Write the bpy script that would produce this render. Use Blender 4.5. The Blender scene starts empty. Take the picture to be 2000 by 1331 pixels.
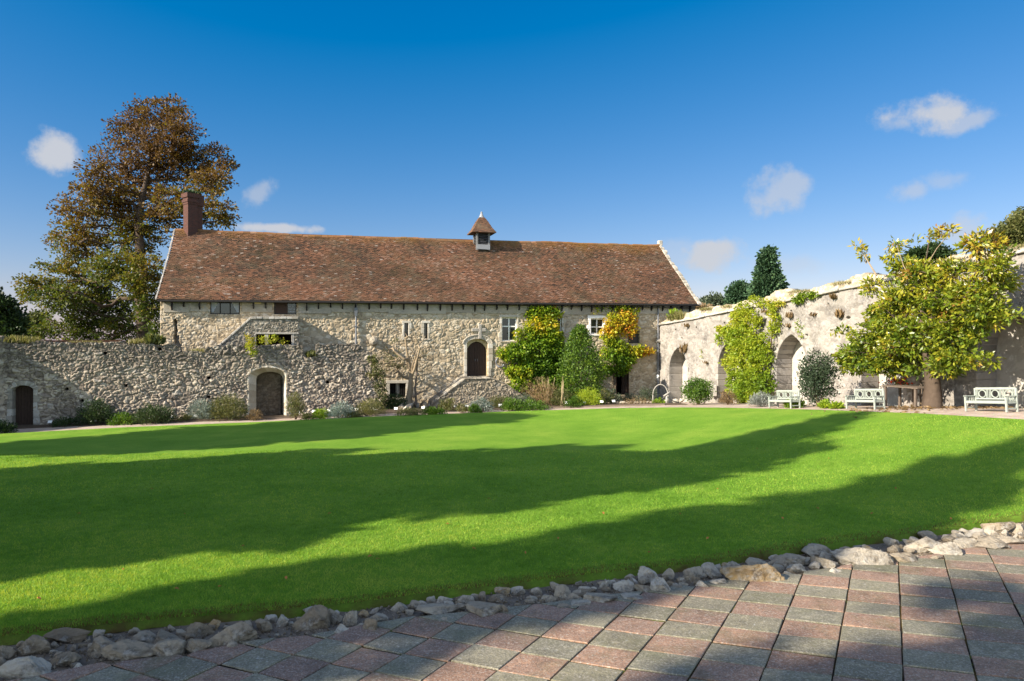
import bpy, bmesh, math, random
import numpy as np
from mathutils import Vector, Matrix
R = math.radians
SC = bpy.context.scene
COL = SC.collection
# ------------------------------------------------------------------ camera
F = 1381.0                      # focal length in photo pixels (photo 2000 x 1331)
EYE = 3.0
cam_d = bpy.data.cameras.new('camera'); cam = bpy.data.objects.new('camera', cam_d); COL.objects.link(cam)
cam_d.sensor_width = 36.0; cam_d.lens = 36.0 * F / 2000.0
cam_d.clip_start = 0.1; cam_d.clip_end = 4000
cam.location = (0, 0, EYE); cam.rotation_euler = (R(90), 0, 0)
SC.camera = cam
# ------------------------------------------------------------------ sun, sky, exposure
SUN_AZ, SUN_EL = R(31), R(28)   # direction the light travels (from +X towards +Y), height
LX, LY = math.cos(SUN_AZ), math.sin(SUN_AZ)
sun_d = bpy.data.lights.new('sun', 'SUN'); sun = bpy.data.objects.new('sun', sun_d); COL.objects.link(sun)
sun_d.energy = 5.0; sun_d.angle = R(0.55); sun_d.color = (1.0, 0.90, 0.76)
sun.rotation_euler = Vector((LX*math.cos(SUN_EL), LY*math.cos(SUN_EL), -math.sin(SUN_EL))).to_track_quat('-Z', 'Y').to_euler()
SC.view_settings.view_transform = 'Standard'; SC.view_settings.look = 'None'
SC.view_settings.exposure = 1.2; SC.view_settings.gamma = 1.0
SC.render.film_transparent = False

def nd(nt, t, **kw):
    n = nt.nodes.new(t)
    for k, v in kw.items():
        if k == 'inp':
            for kk, vv in v.items(): n.inputs[kk].default_value = vv
        else: setattr(n, k, v)
    return n
def lk(nt, a, b): nt.links.new(a, b)
def math_n(nt, op, a, b=None, c=None, clamp=False):
    n = nt.nodes.new('ShaderNodeMath'); n.operation = op; n.use_clamp = clamp
    for i, v in enumerate((a, b, c)):
        if v is None: continue
        if isinstance(v, (int, float)): n.inputs[i].default_value = v
        else: lk(nt, v, n.inputs[i])
    return n.outputs[0]
def mixc(nt, fac, a, b, mode='MIX'):
    n = nt.nodes.new('ShaderNodeMix'); n.data_type = 'RGBA'; n.blend_type = mode
    for i, v in ((0, fac), (6, a), (7, b)):
        if isinstance(v, (int, float)): n.inputs[i].default_value = v
        elif isinstance(v, tuple): n.inputs[i].default_value = v if len(v) == 4 else v + (1,)
        else: lk(nt, v, n.inputs[i])
    return n.outputs[2]
def ramp(nt, fac, stops, interp='LINEAR'):
    n = nt.nodes.new('ShaderNodeValToRGB'); cr = n.color_ramp; cr.interpolation = interp
    while len(cr.elements) < len(stops): cr.elements.new(0.5)
    for e, (p, c) in zip(cr.elements, stops):
        e.position = p; e.color = (c[0], c[1], c[2], 1) if isinstance(c, tuple) else (c, c, c, 1)
    lk(nt, fac, n.inputs[0]); return n.outputs[0]
def noise(nt, vec, scale, detail=4, rough=0.55, dist=0.0):
    n = nt.nodes.new('ShaderNodeTexNoise'); n.inputs['Scale'].default_value = scale
    n.inputs['Detail'].default_value = detail; n.inputs['Roughness'].default_value = rough
    n.inputs['Distortion'].default_value = dist
    if vec is not None: lk(nt, vec, n.inputs['Vector'])
    return n.outputs['Fac']

SKYMAP = ((.64, -.42), (.435, .0), (.39, .61))
def build_world():
    w = bpy.data.worlds.new('World'); SC.world = w; w.use_nodes = True
    nt = w.node_tree; nt.nodes.clear()
    out = nd(nt, 'ShaderNodeOutputWorld'); bg = nd(nt, 'ShaderNodeBackground'); bg.inputs['Strength'].default_value = 0.12
    sky = nd(nt, 'ShaderNodeTexSky'); sky.sky_type = 'NISHITA'; sky.sun_disc = False
    sky.sun_elevation = SUN_EL; sky.sun_rotation = math.atan2(-LX, -LY)
    sky.air_density = 1.0; sky.dust_density = 0.5; sky.ozone_density = 3.5; sky.altitude = 20
    hs = nd(nt, 'ShaderNodeHueSaturation'); hs.inputs['Saturation'].default_value = 1.16
    lk(nt, sky.outputs[0], hs.inputs['Color'])
    tc = nd(nt, 'ShaderNodeTexCoord'); d = tc.outputs['Generated']
    # sky ahead graded deep blue, unseen rear half brightened and paled to fill shade
    sep = nd(nt, 'ShaderNodeSeparateColor'); lk(nt, hs.outputs[0], sep.inputs[0]); cmb = nd(nt, 'ShaderNodeCombineColor')
    for i, (k, o) in enumerate(SKYMAP): lk(nt, math_n(nt, 'MAXIMUM', math_n(nt, 'MULTIPLY_ADD', sep.outputs[i], k, o), 0.0), cmb.inputs[i])
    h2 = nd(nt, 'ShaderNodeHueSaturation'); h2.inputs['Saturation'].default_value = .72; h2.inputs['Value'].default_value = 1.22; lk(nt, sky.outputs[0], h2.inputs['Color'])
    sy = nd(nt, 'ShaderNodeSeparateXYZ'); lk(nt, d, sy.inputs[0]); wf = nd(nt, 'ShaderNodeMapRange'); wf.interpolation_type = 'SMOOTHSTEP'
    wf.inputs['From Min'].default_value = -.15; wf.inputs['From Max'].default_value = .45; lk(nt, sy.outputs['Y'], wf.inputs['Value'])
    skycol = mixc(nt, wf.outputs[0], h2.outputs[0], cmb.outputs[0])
    n1 = noise(nt, d, 17.0, 6, 0.6); n2 = noise(nt, d, 45.0, 5, 0.6)
    nn = math_n(nt, 'ADD', math_n(nt, 'MULTIPLY', math_n(nt, 'SUBTRACT', n1, 0.5), 2.6), math_n(nt, 'MULTIPLY', math_n(nt, 'SUBTRACT', n2, 0.5), 1.1))
    total = None
    #        px    py   rx  ry  opacity tilt
    for px, py, rx, ry, op, tl in [(1812,226,78,36,.62,-2), (1765,240,46,22,.3,0), (1885,240,50,20,.35,8), (112,302,44,40,.72,20), (1522,374,58,38,.34,25),
                               (1395,490,56,32,.55,8), (1340,492,70,26,.16,0), (503,380,36,24,.28,35), (548,446,70,9,.75,0), (1845,352,45,24,.2,0),
                               (1782,374,42,22,.28,10), (1895,452,60,34,.34,-6), (1560,516,80,24,.18,0)]:
        c = Vector(((px-1000)/F, 1, (665-py)/F)).normalized()
        rt = c.cross(Vector((0, 0, 1))).normalized(); up = rt.cross(c)
        a = R(tl); rt, up = rt*math.cos(a)+up*math.sin(a), up*math.cos(a)-rt*math.sin(a)
        sc = F/c.y
        k = F*c.y                       # px per radian-ish at this direction
        d1 = nd(nt, 'ShaderNodeVectorMath', operation='DOT_PRODUCT'); lk(nt, d, d1.inputs[0]); d1.inputs[1].default_value = rt*(F/ (rx*c.y))
        d2 = nd(nt, 'ShaderNodeVectorMath', operation='DOT_PRODUCT'); lk(nt, d, d2.inputs[0]); d2.inputs[1].default_value = up*(F/(ry*c.y))
        d3 = nd(nt, 'ShaderNodeVectorMath', operation='DOT_PRODUCT'); lk(nt, d, d3.inputs[0]); d3.inputs[1].default_value = c
        r2 = math_n(nt, 'SQRT', math_n(nt, 'ADD', math_n(nt, 'POWER', d1.outputs['Value'], 2.0), math_n(nt, 'POWER', d2.outputs['Value'], 2.0)))
        r2 = math_n(nt, 'ADD', r2, nn)
        mr = nd(nt, 'ShaderNodeMapRange'); mr.interpolation_type = 'SMOOTHSTEP'
        mr.inputs['From Min'].default_value = 1.25; mr.inputs['From Max'].default_value = 0.35
        mr.inputs['To Min'].default_value = 0; mr.inputs['To Max'].default_value = op
        mr.inputs['To Max'].default_value = min(.92, op*1.75); lk(nt, r2, mr.inputs['Value'])
        m = math_n(nt, 'MULTIPLY', mr.outputs[0], math_n(nt, 'GREATER_THAN', d3.outputs['Value'], 0.8))
        total = m if total is None else math_n(nt, 'MAXIMUM', total, m)
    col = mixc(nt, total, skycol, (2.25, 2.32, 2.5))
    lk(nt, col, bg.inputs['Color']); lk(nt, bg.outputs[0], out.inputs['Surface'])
build_world()
# ------------------------------------------------------------------ terrain and pixel helpers (photo pixel -> world point)
def sstep(x): x = np.clip(x, 0, 1); return x*x*(3-2*x)
def T(X, Y):
    X = np.asarray(X, float); Y = np.asarray(Y, float)
    d = 2.95 + 0.0224*np.clip(Y-6, 0, 45)
    s = ((9.8-0.337*(Y-42))-X)*0.948
    t = np.clip((44-Y)/19.0, 0, 1.3)
    low = (0.25*sstep((-X-5.5)/7.0)+.15*sstep((-X-14)/8.0))*sstep((Y-12)/18.0)
    return EYE - d + 1.02*t*sstep(1-(s-1.5)/11.0) - low
def Tz(x, y): return float(T(x, y))
def at(px, py, Y): return Vector(((px-1000)/F*Y, Y, EYE+(665-py)/F*Y))
_ys = np.concatenate([np.linspace(3, 60, 1500), np.linspace(60, 400, 400)])
def G(px, py):
    x = (px-1000)/F*_ys; z = EYE+(665-py)/F*_ys
    f = z - T(x, _ys)
    i = np.argmax(f <= 0)
    if f[i] > 0: i = len(_ys)-1
    a, b = f[i-1], f[i]; k = a/(a-b) if a != b else 0
    Y = _ys[i-1]+(_ys[i]-_ys[i-1])*k; X = (px-1000)/F*Y
    return Vector((X, Y, Tz(X, Y)))
class Plane:
    """a vertical wall plane: u runs along it, z up, n points to the viewer's side"""
    def __init__(s, p0, p1, off=0.0):
        u = Vector((p1[0]-p0[0], p1[1]-p0[1], 0)); s.L = u.length; s.u = u.normalized()
        s.n = Vector((s.u.y, -s.u.x, 0)); s.o = Vector((p0[0], p0[1], 0)) + s.n*off
    def uz(s, px, py):
        r = (px-1000)/F
        # (o + u t).x = r * (o + u t).y
        t = (r*s.o.y - s.o.x)/(s.u.x - r*s.u.y)
        Y = s.o.y + s.u.y*t
        return t, EYE+(665-py)/F*Y
    def u_at(s, px): return s.uz(px, 0)[0]
    def p(s, u, z, n=0.0): q = s.o + s.u*u + s.n*n; return Vector((q.x, q.y, z))
    def shifted(s, off): q = Plane((0, 0), (1, 0)); q.o = s.o + s.n*off; q.u = s.u; q.n = s.n; q.L = s.L; return q
    def ground(s, u): q = s.o + s.u*u; return Tz(q.x, q.y)
FAC = Plane((-18.0, 36.2), (11.57, 44.68))           # the long house
GW = Plane((-22.2, 32.4), (-6.75, 37.1))              # the ruined wall with the arched doorway
RW = Plane((9.13, 44.0), (17.9, 18.0))               # the arcaded wall on the right
def Gf(px, py, gap=1.0):
    """like G, but never closer than gap to the house front"""
    g = G(px, py)
    t, z = FAC.shifted(gap).uz(px, py); q = FAC.shifted(gap).p(t, 0)
    if g.y > q.y: g = Vector((q.x, q.y, Tz(q.x, q.y)))
    if px < 735:
        P = GW.shifted(min(gap, .8)*.75); t, z = P.uz(px, py); q = P.p(t, 0)
        if g.y > q.y: g = Vector((q.x, q.y, Tz(q.x, q.y)))
    return g
# ------------------------------------------------------------------ numpy noise
def hsh(ix, iy, seed):
    h = (ix.astype(np.int64)*374761393 + iy.astype(np.int64)*668265263 + seed*974634777) & 0x7fffffff
    h = ((h ^ (h >> 13))*1274126177) & 0x7fffffff
    h = ((h ^ (h >> 16))*1597334677) & 0x7fffffff
    return ((h ^ (h >> 15)) & 0xffffff)/float(0xffffff)
def vn(x, y, seed=0):
    x = np.asarray(x, float); y = np.asarray(y, float)
    ix = np.floor(x); iy = np.floor(y); fx = x-ix; fy = y-iy
    fx = fx*fx*(3-2*fx); fy = fy*fy*(3-2*fy)
    a = hsh(ix, iy, seed); b = hsh(ix+1, iy, seed); c = hsh(ix, iy+1, seed); d = hsh(ix+1, iy+1, seed)
    return (a*(1-fx)+b*fx)*(1-fy) + (c*(1-fx)+d*fx)*fy
def fbm(x, y, seed=0, o=4):
    s = 0; a = 0.5; t = 0
    for k in range(o):
        s = s + a*vn(x*2**k, y*2**k, seed+k*17); t += a; a *= 0.5
    return s/t
def voro(x, y, seed, jit=0.98):
    ix = np.floor(x); iy = np.floor(y)
    f1 = np.full(x.shape, 9.0); f2 = np.full(x.shape, 9.0); idd = np.zeros(x.shape)
    for dx in (-1, 0, 1):
        for dy in (-1, 0, 1):
            cx = ix+dx; cy = iy+dy
            pxx = cx+0.5+(hsh(cx, cy, seed)-0.5)*jit; pyy = cy+0.5+(hsh(cx, cy, seed+7)-0.5)*jit
            d = np.hypot(pxx-x, pyy-y); v = hsh(cx, cy, seed+13)
            m = d < f1
            f2 = np.where(m, f1, np.minimum(f2, d)); idd = np.where(m, v, idd); f1 = np.where(m, d, f1)
    return f1, f2, idd
# ------------------------------------------------------------------ object helpers
def props(o, label=None, cat=None, group=None, kind=None):
    if label: o['label'] = label
    if cat: o['category'] = cat
    if group: o['group'] = group
    if kind: o['kind'] = kind
    return o
def thing(name, label, cat, loc=(0, 0, 0), group=None):
    o = bpy.data.objects.new(name, None); COL.objects.link(o); o.location = loc
    o.empty_display_size = 0.2
    return props(o, label, cat, group)
def link(name, me, mat=None, parent=None):
    o = bpy.data.objects.new(name, me); COL.objects.link(o)
    if mat is not None and not me.materials: me.materials.append(mat)
    if parent is not None:
        o.parent = parent; o.matrix_parent_inverse = Matrix.Translation(parent.location).inverted()
    return o
def raw_mesh(name, V, faces, attrs=None, smooth=False):
    """faces: list of int arrays (m,k)"""
    me = bpy.data.meshes.new(name)
    V = np.asarray(V, np.float32); me.vertices.add(len(V)); me.vertices.foreach_set('co', V.ravel())
    faces = [np.asarray(f, np.int32) for f in faces if len(f)]
    loops = np.concatenate([f.ravel() for f in faces]); me.loops.add(len(loops)); me.loops.foreach_set('vertex_index', loops)
    st = []; c = 0
    for f in faces:
        st.append(c+np.arange(len(f))*f.shape[1]); c += f.size
    st = np.concatenate(st).astype(np.int32)
    me.polygons.add(len(st)); me.polygons.foreach_set('loop_start', st)
    if smooth: me.polygons.foreach_set('use_smooth', np.ones(len(st), bool))
    for k, a in (attrs or {}).items():
        at_ = me.attributes.new(k, 'FLOAT', 'POINT'); at_.data.foreach_set('value', np.asarray(a, np.float32))
    me.update(calc_edges=True); me.validate()
    return me
class MB:
    """collects simple shapes and builds ONE mesh with a per-vertex 'tone' attribute"""
    def __init__(s): s.v = []; s.f = []; s.t = []
    def poly(s, pts, faces, tone=0.5):
        b = len(s.v); s.v += [tuple(p) for p in pts]; s.t += [tone]*len(pts); s.f += [tuple(b+i for i in f) for f in faces]
    def box8(s, p, tone=0.5): s.poly(p, [(0,3,2,1),(4,5,6,7),(0,1,5,4),(1,2,6,5),(2,3,7,6),(3,0,4,7)], tone)
    def box(s, x0, x1, y0, y1, z0, z1, tone=0.5):
        s.box8([(x0,y0,z0),(x1,y0,z0),(x1,y1,z0),(x0,y1,z0),(x0,y0,z1),(x1,y0,z1),(x1,y1,z1),(x0,y1,z1)], tone)
    def fbox(s, P, u0, u1, z0, z1, n0, n1, tone=0.5):
        s.box8([P.p(u0,z0,n1),P.p(u1,z0,n1),P.p(u1,z0,n0),P.p(u0,z0,n0),P.p(u0,z1,n1),P.p(u1,z1,n1),P.p(u1,z1,n0),P.p(u0,z1,n0)], tone)
    def fprism(s, P, uz, n0, n1, tone=0.5):
        k = len(uz)
        s.poly([P.p(u, z, n1) for u, z in uz]+[P.p(u, z, n0) for u, z in uz],
               [tuple(range(k)), tuple(range(2*k-1, k-1, -1))]+[(i, i+k, (i+1) % k+k, (i+1) % k) for i in range(k)], tone)
    def prism(s, pts, vec, tone=0.5):
        k = len(pts); vec = Vector(vec); pts = [Vector(p) for p in pts]
        s.poly(pts+[p+vec for p in pts], [tuple(range(k-1, -1, -1)), tuple(range(k, 2*k))]+[(i, (i+1) % k, (i+1) % k+k, i+k) for i in range(k)], tone)
    def tube(s, pts, rad, n=8, tone=0.5, caps=True):
        pts = [Vector(p) for p in pts]
        if isinstance(rad, (int, float)): rad = [rad]*len(pts)
        rings = []; prev = None
        for i, p in enumerate(pts):
            d = (pts[min(i+1, len(pts)-1)]-pts[max(i-1, 0)])
            d = d.normalized() if d.length > 1e-9 else Vector((0, 0, 1))
            a = prev if prev is not None else (Vector((0, 0, 1)) if abs(d.z) < 0.9 else Vector((1, 0, 0)))
            a = (a-d*a.dot(d)); a = a.normalized() if a.length > 1e-6 else d.orthogonal().normalized()
            prev = a; b = d.cross(a)
            rings.append([p+(a*math.cos(2*math.pi*k/n)+b*math.sin(2*math.pi*k/n))*rad[i] for k in range(n)])
        V = [v for r in rings for v in r]; Fc = []
        for i in range(len(rings)-1):
            for k in range(n): Fc.append((i*n+k, i*n+(k+1) % n, (i+1)*n+(k+1) % n, (i+1)*n+k))
        if caps: Fc.append(tuple(range(n-1, -1, -1))); Fc.append(tuple((len(rings)-1)*n+k for k in range(n)))
        s.poly(V, Fc, tone)
    def build(s, name, mat, parent=None, bevel=0.0, smooth=False):
        me = bpy.data.meshes.new(name); me.from_pydata(s.v, [], s.f)
        a = me.attributes.new('tone', 'FLOAT', 'POINT'); a.data.foreach_set('value', np.asarray(s.t, np.float32))
        if bevel > 0:
            bm = bmesh.new(); bm.from_mesh(me)
            bmesh.ops.recalc_face_normals(bm, faces=bm.faces)
            bmesh.ops.bevel(bm, geom=[e for e in bm.edges if len(e.link_faces) == 2 and e.calc_face_angle(0) > 0.5], offset=bevel, segments=1, affect='EDGES', profile=0.5)
            bm.to_mesh(me); bm.free()
        else:
            bm = bmesh.new(); bm.from_mesh(me); bmesh.ops.recalc_face_normals(bm, faces=bm.faces); bm.to_mesh(me); bm.free()
        if smooth: me.polygons.foreach_set('use_smooth', np.ones(len(me.polygons), bool))
        me.update()
        return link(name, me, mat, parent)
# ------------------------------------------------------------------ materials
MATS = {}
def base_mat(name, rough=0.85, spec=0.25):
    m = bpy.data.materials.new(name); m.use_nodes = True; nt = m.node_tree
    b = nt.nodes['Principled BSDF']; b.inputs['Roughness'].default_value = rough; b.inputs['Specular IOR Level'].default_value = spec
    MATS[name] = m
    return m, nt, b
def attr(nt, n): a = nd(nt, 'ShaderNodeAttribute'); a.attribute_name = n; return a.outputs['Fac']
def objco(nt): return nd(nt, 'ShaderNodeTexCoord').outputs['Object']
def bump(nt, b, h, strength=0.4, dist=0.02):
    n = nd(nt, 'ShaderNodeBump'); n.inputs['Strength'].default_value = strength; n.inputs['Distance'].default_value = dist
    lk(nt, h, n.inputs['Height']); lk(nt, n.outputs[0], b.inputs['Normal'])
def m_plain(name, c, rough=0.6, spec=0.3, var=0.25, scale=12, metal=0.0, bmp=0.15):
    m, nt, b = base_mat(name, rough, spec); o = objco(nt)
    n = noise(nt, o, scale, 5)
    lk(nt, mixc(nt, n, tuple(x*(1-var) for x in c), tuple(min(1, x*(1+var)) for x in c)), b.inputs['Base Color'])
    b.inputs['Metallic'].default_value = metal
    if bmp: bump(nt, b, noise(nt, o, scale*4, 4), bmp, 0.01)
    return m
def m_rubble(name, stops, mortar, dark=(0.05, 0.048, 0.042), dark_amt=0.3, pale=(0.6, 0.57, 0.5), pale_amt=0.25, dscale=0.5, zdark=None, green=0.0, bump_=(22, .5, .03)):
    m, nt, b = base_mat(name, 0.95, 0.1); o = objco(nt)
    c = ramp(nt, attr(nt, 'tone'), stops)
    c = mixc(nt, math_n(nt, 'MULTIPLY', noise(nt, o, 5.0, 6, 0.65), 0.55), c, mixc(nt, 1.0, c, (0.62, 0.6, 0.58), 'MULTIPLY'))
    c = mixc(nt, attr(nt, 'mortar'), c, mortar)
    # weathering with a shape of its own: black lichen, white lichen
    lw = ramp(nt, noise(nt, o, dscale, 7, 0.62), [(0.46, 0.0), (0.66, 1.0)])
    fine = ramp(nt, noise(nt, o, 9.0, 6, 0.7), [(0.38, 0.0), (0.6, 1.0)])
    f = math_n(nt, 'MULTIPLY', math_n(nt, 'MULTIPLY', lw, fine), dark_amt)
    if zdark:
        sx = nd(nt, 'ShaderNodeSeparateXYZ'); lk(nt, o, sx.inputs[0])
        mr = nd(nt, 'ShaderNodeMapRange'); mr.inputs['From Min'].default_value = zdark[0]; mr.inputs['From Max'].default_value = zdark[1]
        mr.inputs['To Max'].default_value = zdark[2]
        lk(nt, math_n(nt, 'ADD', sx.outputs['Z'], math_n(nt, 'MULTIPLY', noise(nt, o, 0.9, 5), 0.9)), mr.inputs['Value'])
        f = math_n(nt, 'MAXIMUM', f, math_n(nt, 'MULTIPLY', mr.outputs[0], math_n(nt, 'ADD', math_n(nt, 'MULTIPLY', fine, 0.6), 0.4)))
    c = mixc(nt, f, c, dark)
    pw = ramp(nt, noise(nt, o, 3.1, 7, 0.7), [(0.56, 0.0), (0.66, 1.0)])
    c = mixc(nt, math_n(nt, 'MULTIPLY', pw, pale_amt), c, pale)
    if green:
        gw = ramp(nt, noise(nt, o, 0.8, 7, 0.7), [(0.55, 0.0), (0.72, 1.0)])
        c = mixc(nt, math_n(nt, 'MULTIPLY', gw, green), c, (0.16, 0.17, 0.05))
    lk(nt, c, b.inputs['Base Color'])
    bump(nt, b, noise(nt, o, bump_[0], 7, 0.72), bump_[1], bump_[2])
    return m
def m_leaf(name, stops, trans=0.35, rough=0.5, spec=0.3, tint=(1.15, 1.2, 0.6)):
    m, nt, b = base_mat(name, rough, spec)
    c = ramp(nt, attr(nt, 'tone'), stops)
    lk(nt, c, b.inputs['Base Color'])
    tr = nd(nt, 'ShaderNodeBsdfTranslucent'); lk(nt, mixc(nt, 1.0, c, tint, 'MULTIPLY'), tr.inputs['Color'])
    mx = nd(nt, 'ShaderNodeMixShader'); mx.inputs[0].default_value = trans
    lk(nt, b.outputs[0], mx.inputs[1]); lk(nt, tr.outputs[0], mx.inputs[2])
    lk(nt, mx.outputs[0], nt.nodes['Material Output'].inputs['Surface'])
    return m
M_FACADE = m_rubble('rubble_warm', [(0, (.26,.205,.14)), (.3, (.42,.335,.22)), (.6, (.53,.43,.295)), (.85, (.61,.525,.39)), (1, (.38,.35,.30))], (.35,.29,.205), dark_amt=.25, pale_amt=.2, dscale=.35)
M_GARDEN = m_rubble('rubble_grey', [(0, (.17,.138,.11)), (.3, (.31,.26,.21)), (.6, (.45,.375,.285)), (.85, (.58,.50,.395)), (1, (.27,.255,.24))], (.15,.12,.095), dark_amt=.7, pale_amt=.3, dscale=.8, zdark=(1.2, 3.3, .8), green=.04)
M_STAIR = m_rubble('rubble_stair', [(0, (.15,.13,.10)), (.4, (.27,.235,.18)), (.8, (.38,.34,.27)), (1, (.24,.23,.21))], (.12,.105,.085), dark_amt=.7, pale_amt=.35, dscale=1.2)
M_STEPS = m_rubble('rubble_steps', [(0, (.20,.165,.12)), (.4, (.33,.27,.19)), (.8, (.44,.37,.27)), (1, (.28,.26,.22))], (.2,.17,.125), dark_amt=.5, pale_amt=.2, dscale=1.2)
M_ARCADE = m_rubble('pale_ashlar', [(0, (.20,.18,.155)), (.35, (.30,.275,.24)), (.75, (.38,.35,.31)), (1, (.27,.255,.24))], (.25,.22,.185), dark=(.10,.092,.085), dark_amt=.85, pale=(.45,.425,.39), pale_amt=.45, dscale=1.1, green=.05)
M_NICHE = m_rubble('niche_plaster', [(0, (.42,.385,.335)), (1, (.54,.51,.455))], (.38,.35,.305), dark=(.22,.2,.17), dark_amt=.35, pale=(.76,.74,.69), pale_amt=.5, dscale=.6)
M_TOPRUB = m_rubble('rubble_top', [(0, (.30,.24,.16)), (.5, (.46,.39,.28)), (1, (.60,.53,.42))], (.25,.21,.12), dark_amt=.5, pale_amt=.3, dscale=1.0, green=.5)
M_DRESS = m_rubble('dressed_stone', [(0, (.42,.36,.27)), (.5, (.54,.49,.40)), (1, (.64,.60,.52))], (.4,.36,.3), dark_amt=.35, pale_amt=.35, dscale=1.0)
M_GREYSTONE = m_rubble('coping_stone', [(0, (.30,.27,.22)), (.5, (.42,.39,.34)), (1, (.52,.49,.44))], (.3,.28,.24), dark_amt=.55, pale_amt=.4, dscale=1.5)
M_ROCK = m_rubble('edging_rock', [(0, (.18,.135,.085)), (.3, (.31,.245,.165)), (.6, (.42,.36,.27)), (.85, (.56,.51,.42)), (1, (.46,.31,.14))], (.2,.17,.13), dark=(.06,.045,.03), dark_amt=.9, pale_amt=.5, dscale=4.0, bump_=(14, 1.0, .06))
M_WOOD = m_plain('dark_wood', (.045,.027,.019), .75, .25, .45, 9)
M_OAK = m_plain('black_timber', (.022,.019,.017), .7, .25, .3)
M_IRON = m_plain('lead_pipe', (.16,.165,.175), .5, .4, .2)
M_WHITE = m_plain('white_paint', (.78,.77,.72), .5, .35, .06)
M_GLASS = m_plain('window_glass', (.012,.016,.022), .06, .6, .2, 3, bmp=0.03)
M_BLACK = m_plain('dark_interior', (.006,.0055,.005), .9, .1, .2)
M_CURT = m_plain('curtain', (.38,.4,.43), .9, .1, .1)
M_GRIT = m_plain('gritty_soil', (.17,.135,.10), .95, .1, .6, 14, bmp=.9)
M_SOIL = m_plain('soil', (.085,.062,.042), .95, .1, .5, 6, bmp=.6)
M_BENCH = m_plain('pale_green_paint', (.31,.335,.285), .6, .25, .22, 7)
M_TEAK = m_plain('weathered_teak', (.13,.10,.075), .8, .2, .3, 9)
M_SHUT = m_plain('grey_shutter', (.06,.055,.05), .8, .2, .3)
M_BARK = m_plain('bark', (.085,.062,.045), .95, .1, .45, 5, bmp=.8)
M_BARKP = m_plain('pale_bark', (.26,.20,.13), .95, .1, .3, 6, bmp=.6)
M_STRAW = m_plain('dry_stem', (.42,.33,.19), .9, .1, .3, 6)
M_TERRA = m_plain('red_flower', (.55,.06,.02), .6, .2, .3, 6)
M_LAMPY = m_plain('yellow_lamp_glass', (.62,.52,.16), .4, .4, .1)
# ------------------------------------------------------------------ rubble masonry: a solid wall whose face is real stones
def rubble_wall(name, P, u0, u1, top, bottom, holes, thick, mat, parent, res=0.03, stone=(.30, .17), amp=.05, seed=1, back=False, mortar_w=.16, course=0.0, rough=1.0, facefn=None, wild=1.0):
    us = np.arange(u0, u1+res*.5, res); zlo = min(bottom(us)); zhi = max(top(us))
    zs = np.arange(zlo, zhi+res*.5, res)
    nu, nz = len(us), len(zs); U, Z = np.meshgrid(us, zs, indexing='ij')
    cu = (us[:-1]+us[1:])/2; cz = (zs[:-1]+zs[1:])/2; CU, CZ = np.meshgrid(cu, cz, indexing='ij')
    keep = (CZ < top(cu)[:, None]) & (CZ > bottom(cu)[:, None])
    for h in holes: keep &= ~h(CU, CZ)
    wu = U+(fbm(U*2.2, Z*2.2, seed)-.5)*.34*wild; wz = Z+(fbm(U*1.7, Z*2.6, seed+5)-.5)*.28*wild
    big = .5*fbm(U*.5, Z*.7, seed+90)+.5*vn(U*2.1, Z*2.7, seed+93)
    x, y = wu/stone[0], wz/stone[1]
    if course: x = x+.5*np.floor(y)*course
    f1, f2, idd = voro(x, y, seed+3)
    g1, g2, id2 = voro(wu/stone[0]*1.9, wz/stone[1]*1.7, seed+31)
    small = big > .54
    f1 = np.where(small, g1, f1); f2 = np.where(small, g2, f2); idd = np.where(small, id2, idd)
    if wild > 1:
        h1, h2, id3 = voro(wu/stone[0]*.62, wz/stone[1]*.66, seed+41); lrg = big < .36; f1 = np.where(lrg, h1, f1); f2 = np.where(lrg, h2, f2); idd = np.where(lrg, id3, idd)
    e = f2-f1
    prof = sstep(e/(mortar_w*2.2)); mort = 1-sstep(e/mortar_w)
    hgt = .2+.8*hsh((idd*9973).astype(int), (idd*733).astype(int), seed)
    disp = amp*(prof*hgt + .35*(fbm(U*14, Z*14, seed+50, 3)-.5)*rough*1.5) + .05*(fbm(U*.7, Z*.7, seed+60)-.5)*rough
    tone = np.clip(idd*.85+.15*fbm(U*6, Z*6, seed+70), 0, 1)
    if facefn is not None: disp = disp+facefn(U, Z)
    nrm = P.n; o = P.o
    FX = o.x+P.u.x*U+nrm.x*disp; FY = o.y+P.u.y*U+nrm.y*disp
    V = np.stack([FX, FY, Z], -1).reshape(-1, 3)
    B = np.stack([o.x+P.u.x*U-nrm.x*thick, o.y+P.u.y*U-nrm.y*thick, Z], -1).reshape(-1, 3)
    idx = np.arange(nu*nz).reshape(nu, nz); N = nu*nz
    a, b, c, d = idx[:-1, :-1], idx[1:, :-1], idx[1:, 1:], idx[:-1, 1:]
    faces = [np.stack([a, b, c, d], -1)[keep]]
    if back: faces.append(np.stack([d, c, b, a], -1)[keep]+N)
    pad = np.pad(keep, 1)
    for (di, dj, p, q) in ((-1, 0, d, a), (1, 0, b, c), (0, -1, a, b), (0, 1, c, d)):
        nb = pad[1+di:pad.shape[0]-1+di, 1+dj:pad.shape[1]-1+dj]
        m = keep & ~nb
        pp, qq = p[m], q[m]
        faces.append(np.stack([qq, pp, pp+N, qq+N], -1))
    VV = np.concatenate([V, B]); tt = np.concatenate([tone.ravel()]*2); mm = np.concatenate([mort.ravel()]*2)
    allf = np.concatenate(faces); used, inv = np.unique(allf.ravel(), return_inverse=True)
    me = raw_mesh(name, VV[used], [inv.reshape(-1, 4)], {'tone': tt[used], 'mortar': mm[used]})
    return link(name, me, mat, parent)
def rect(P, x0, y0, x1, y1):
    ua, za = P.uz(x0, y1); ub, zb = P.uz(x1, y0)
    return ua, ub, min(za, P.uz(x1, y1)[1]), zb
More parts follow.
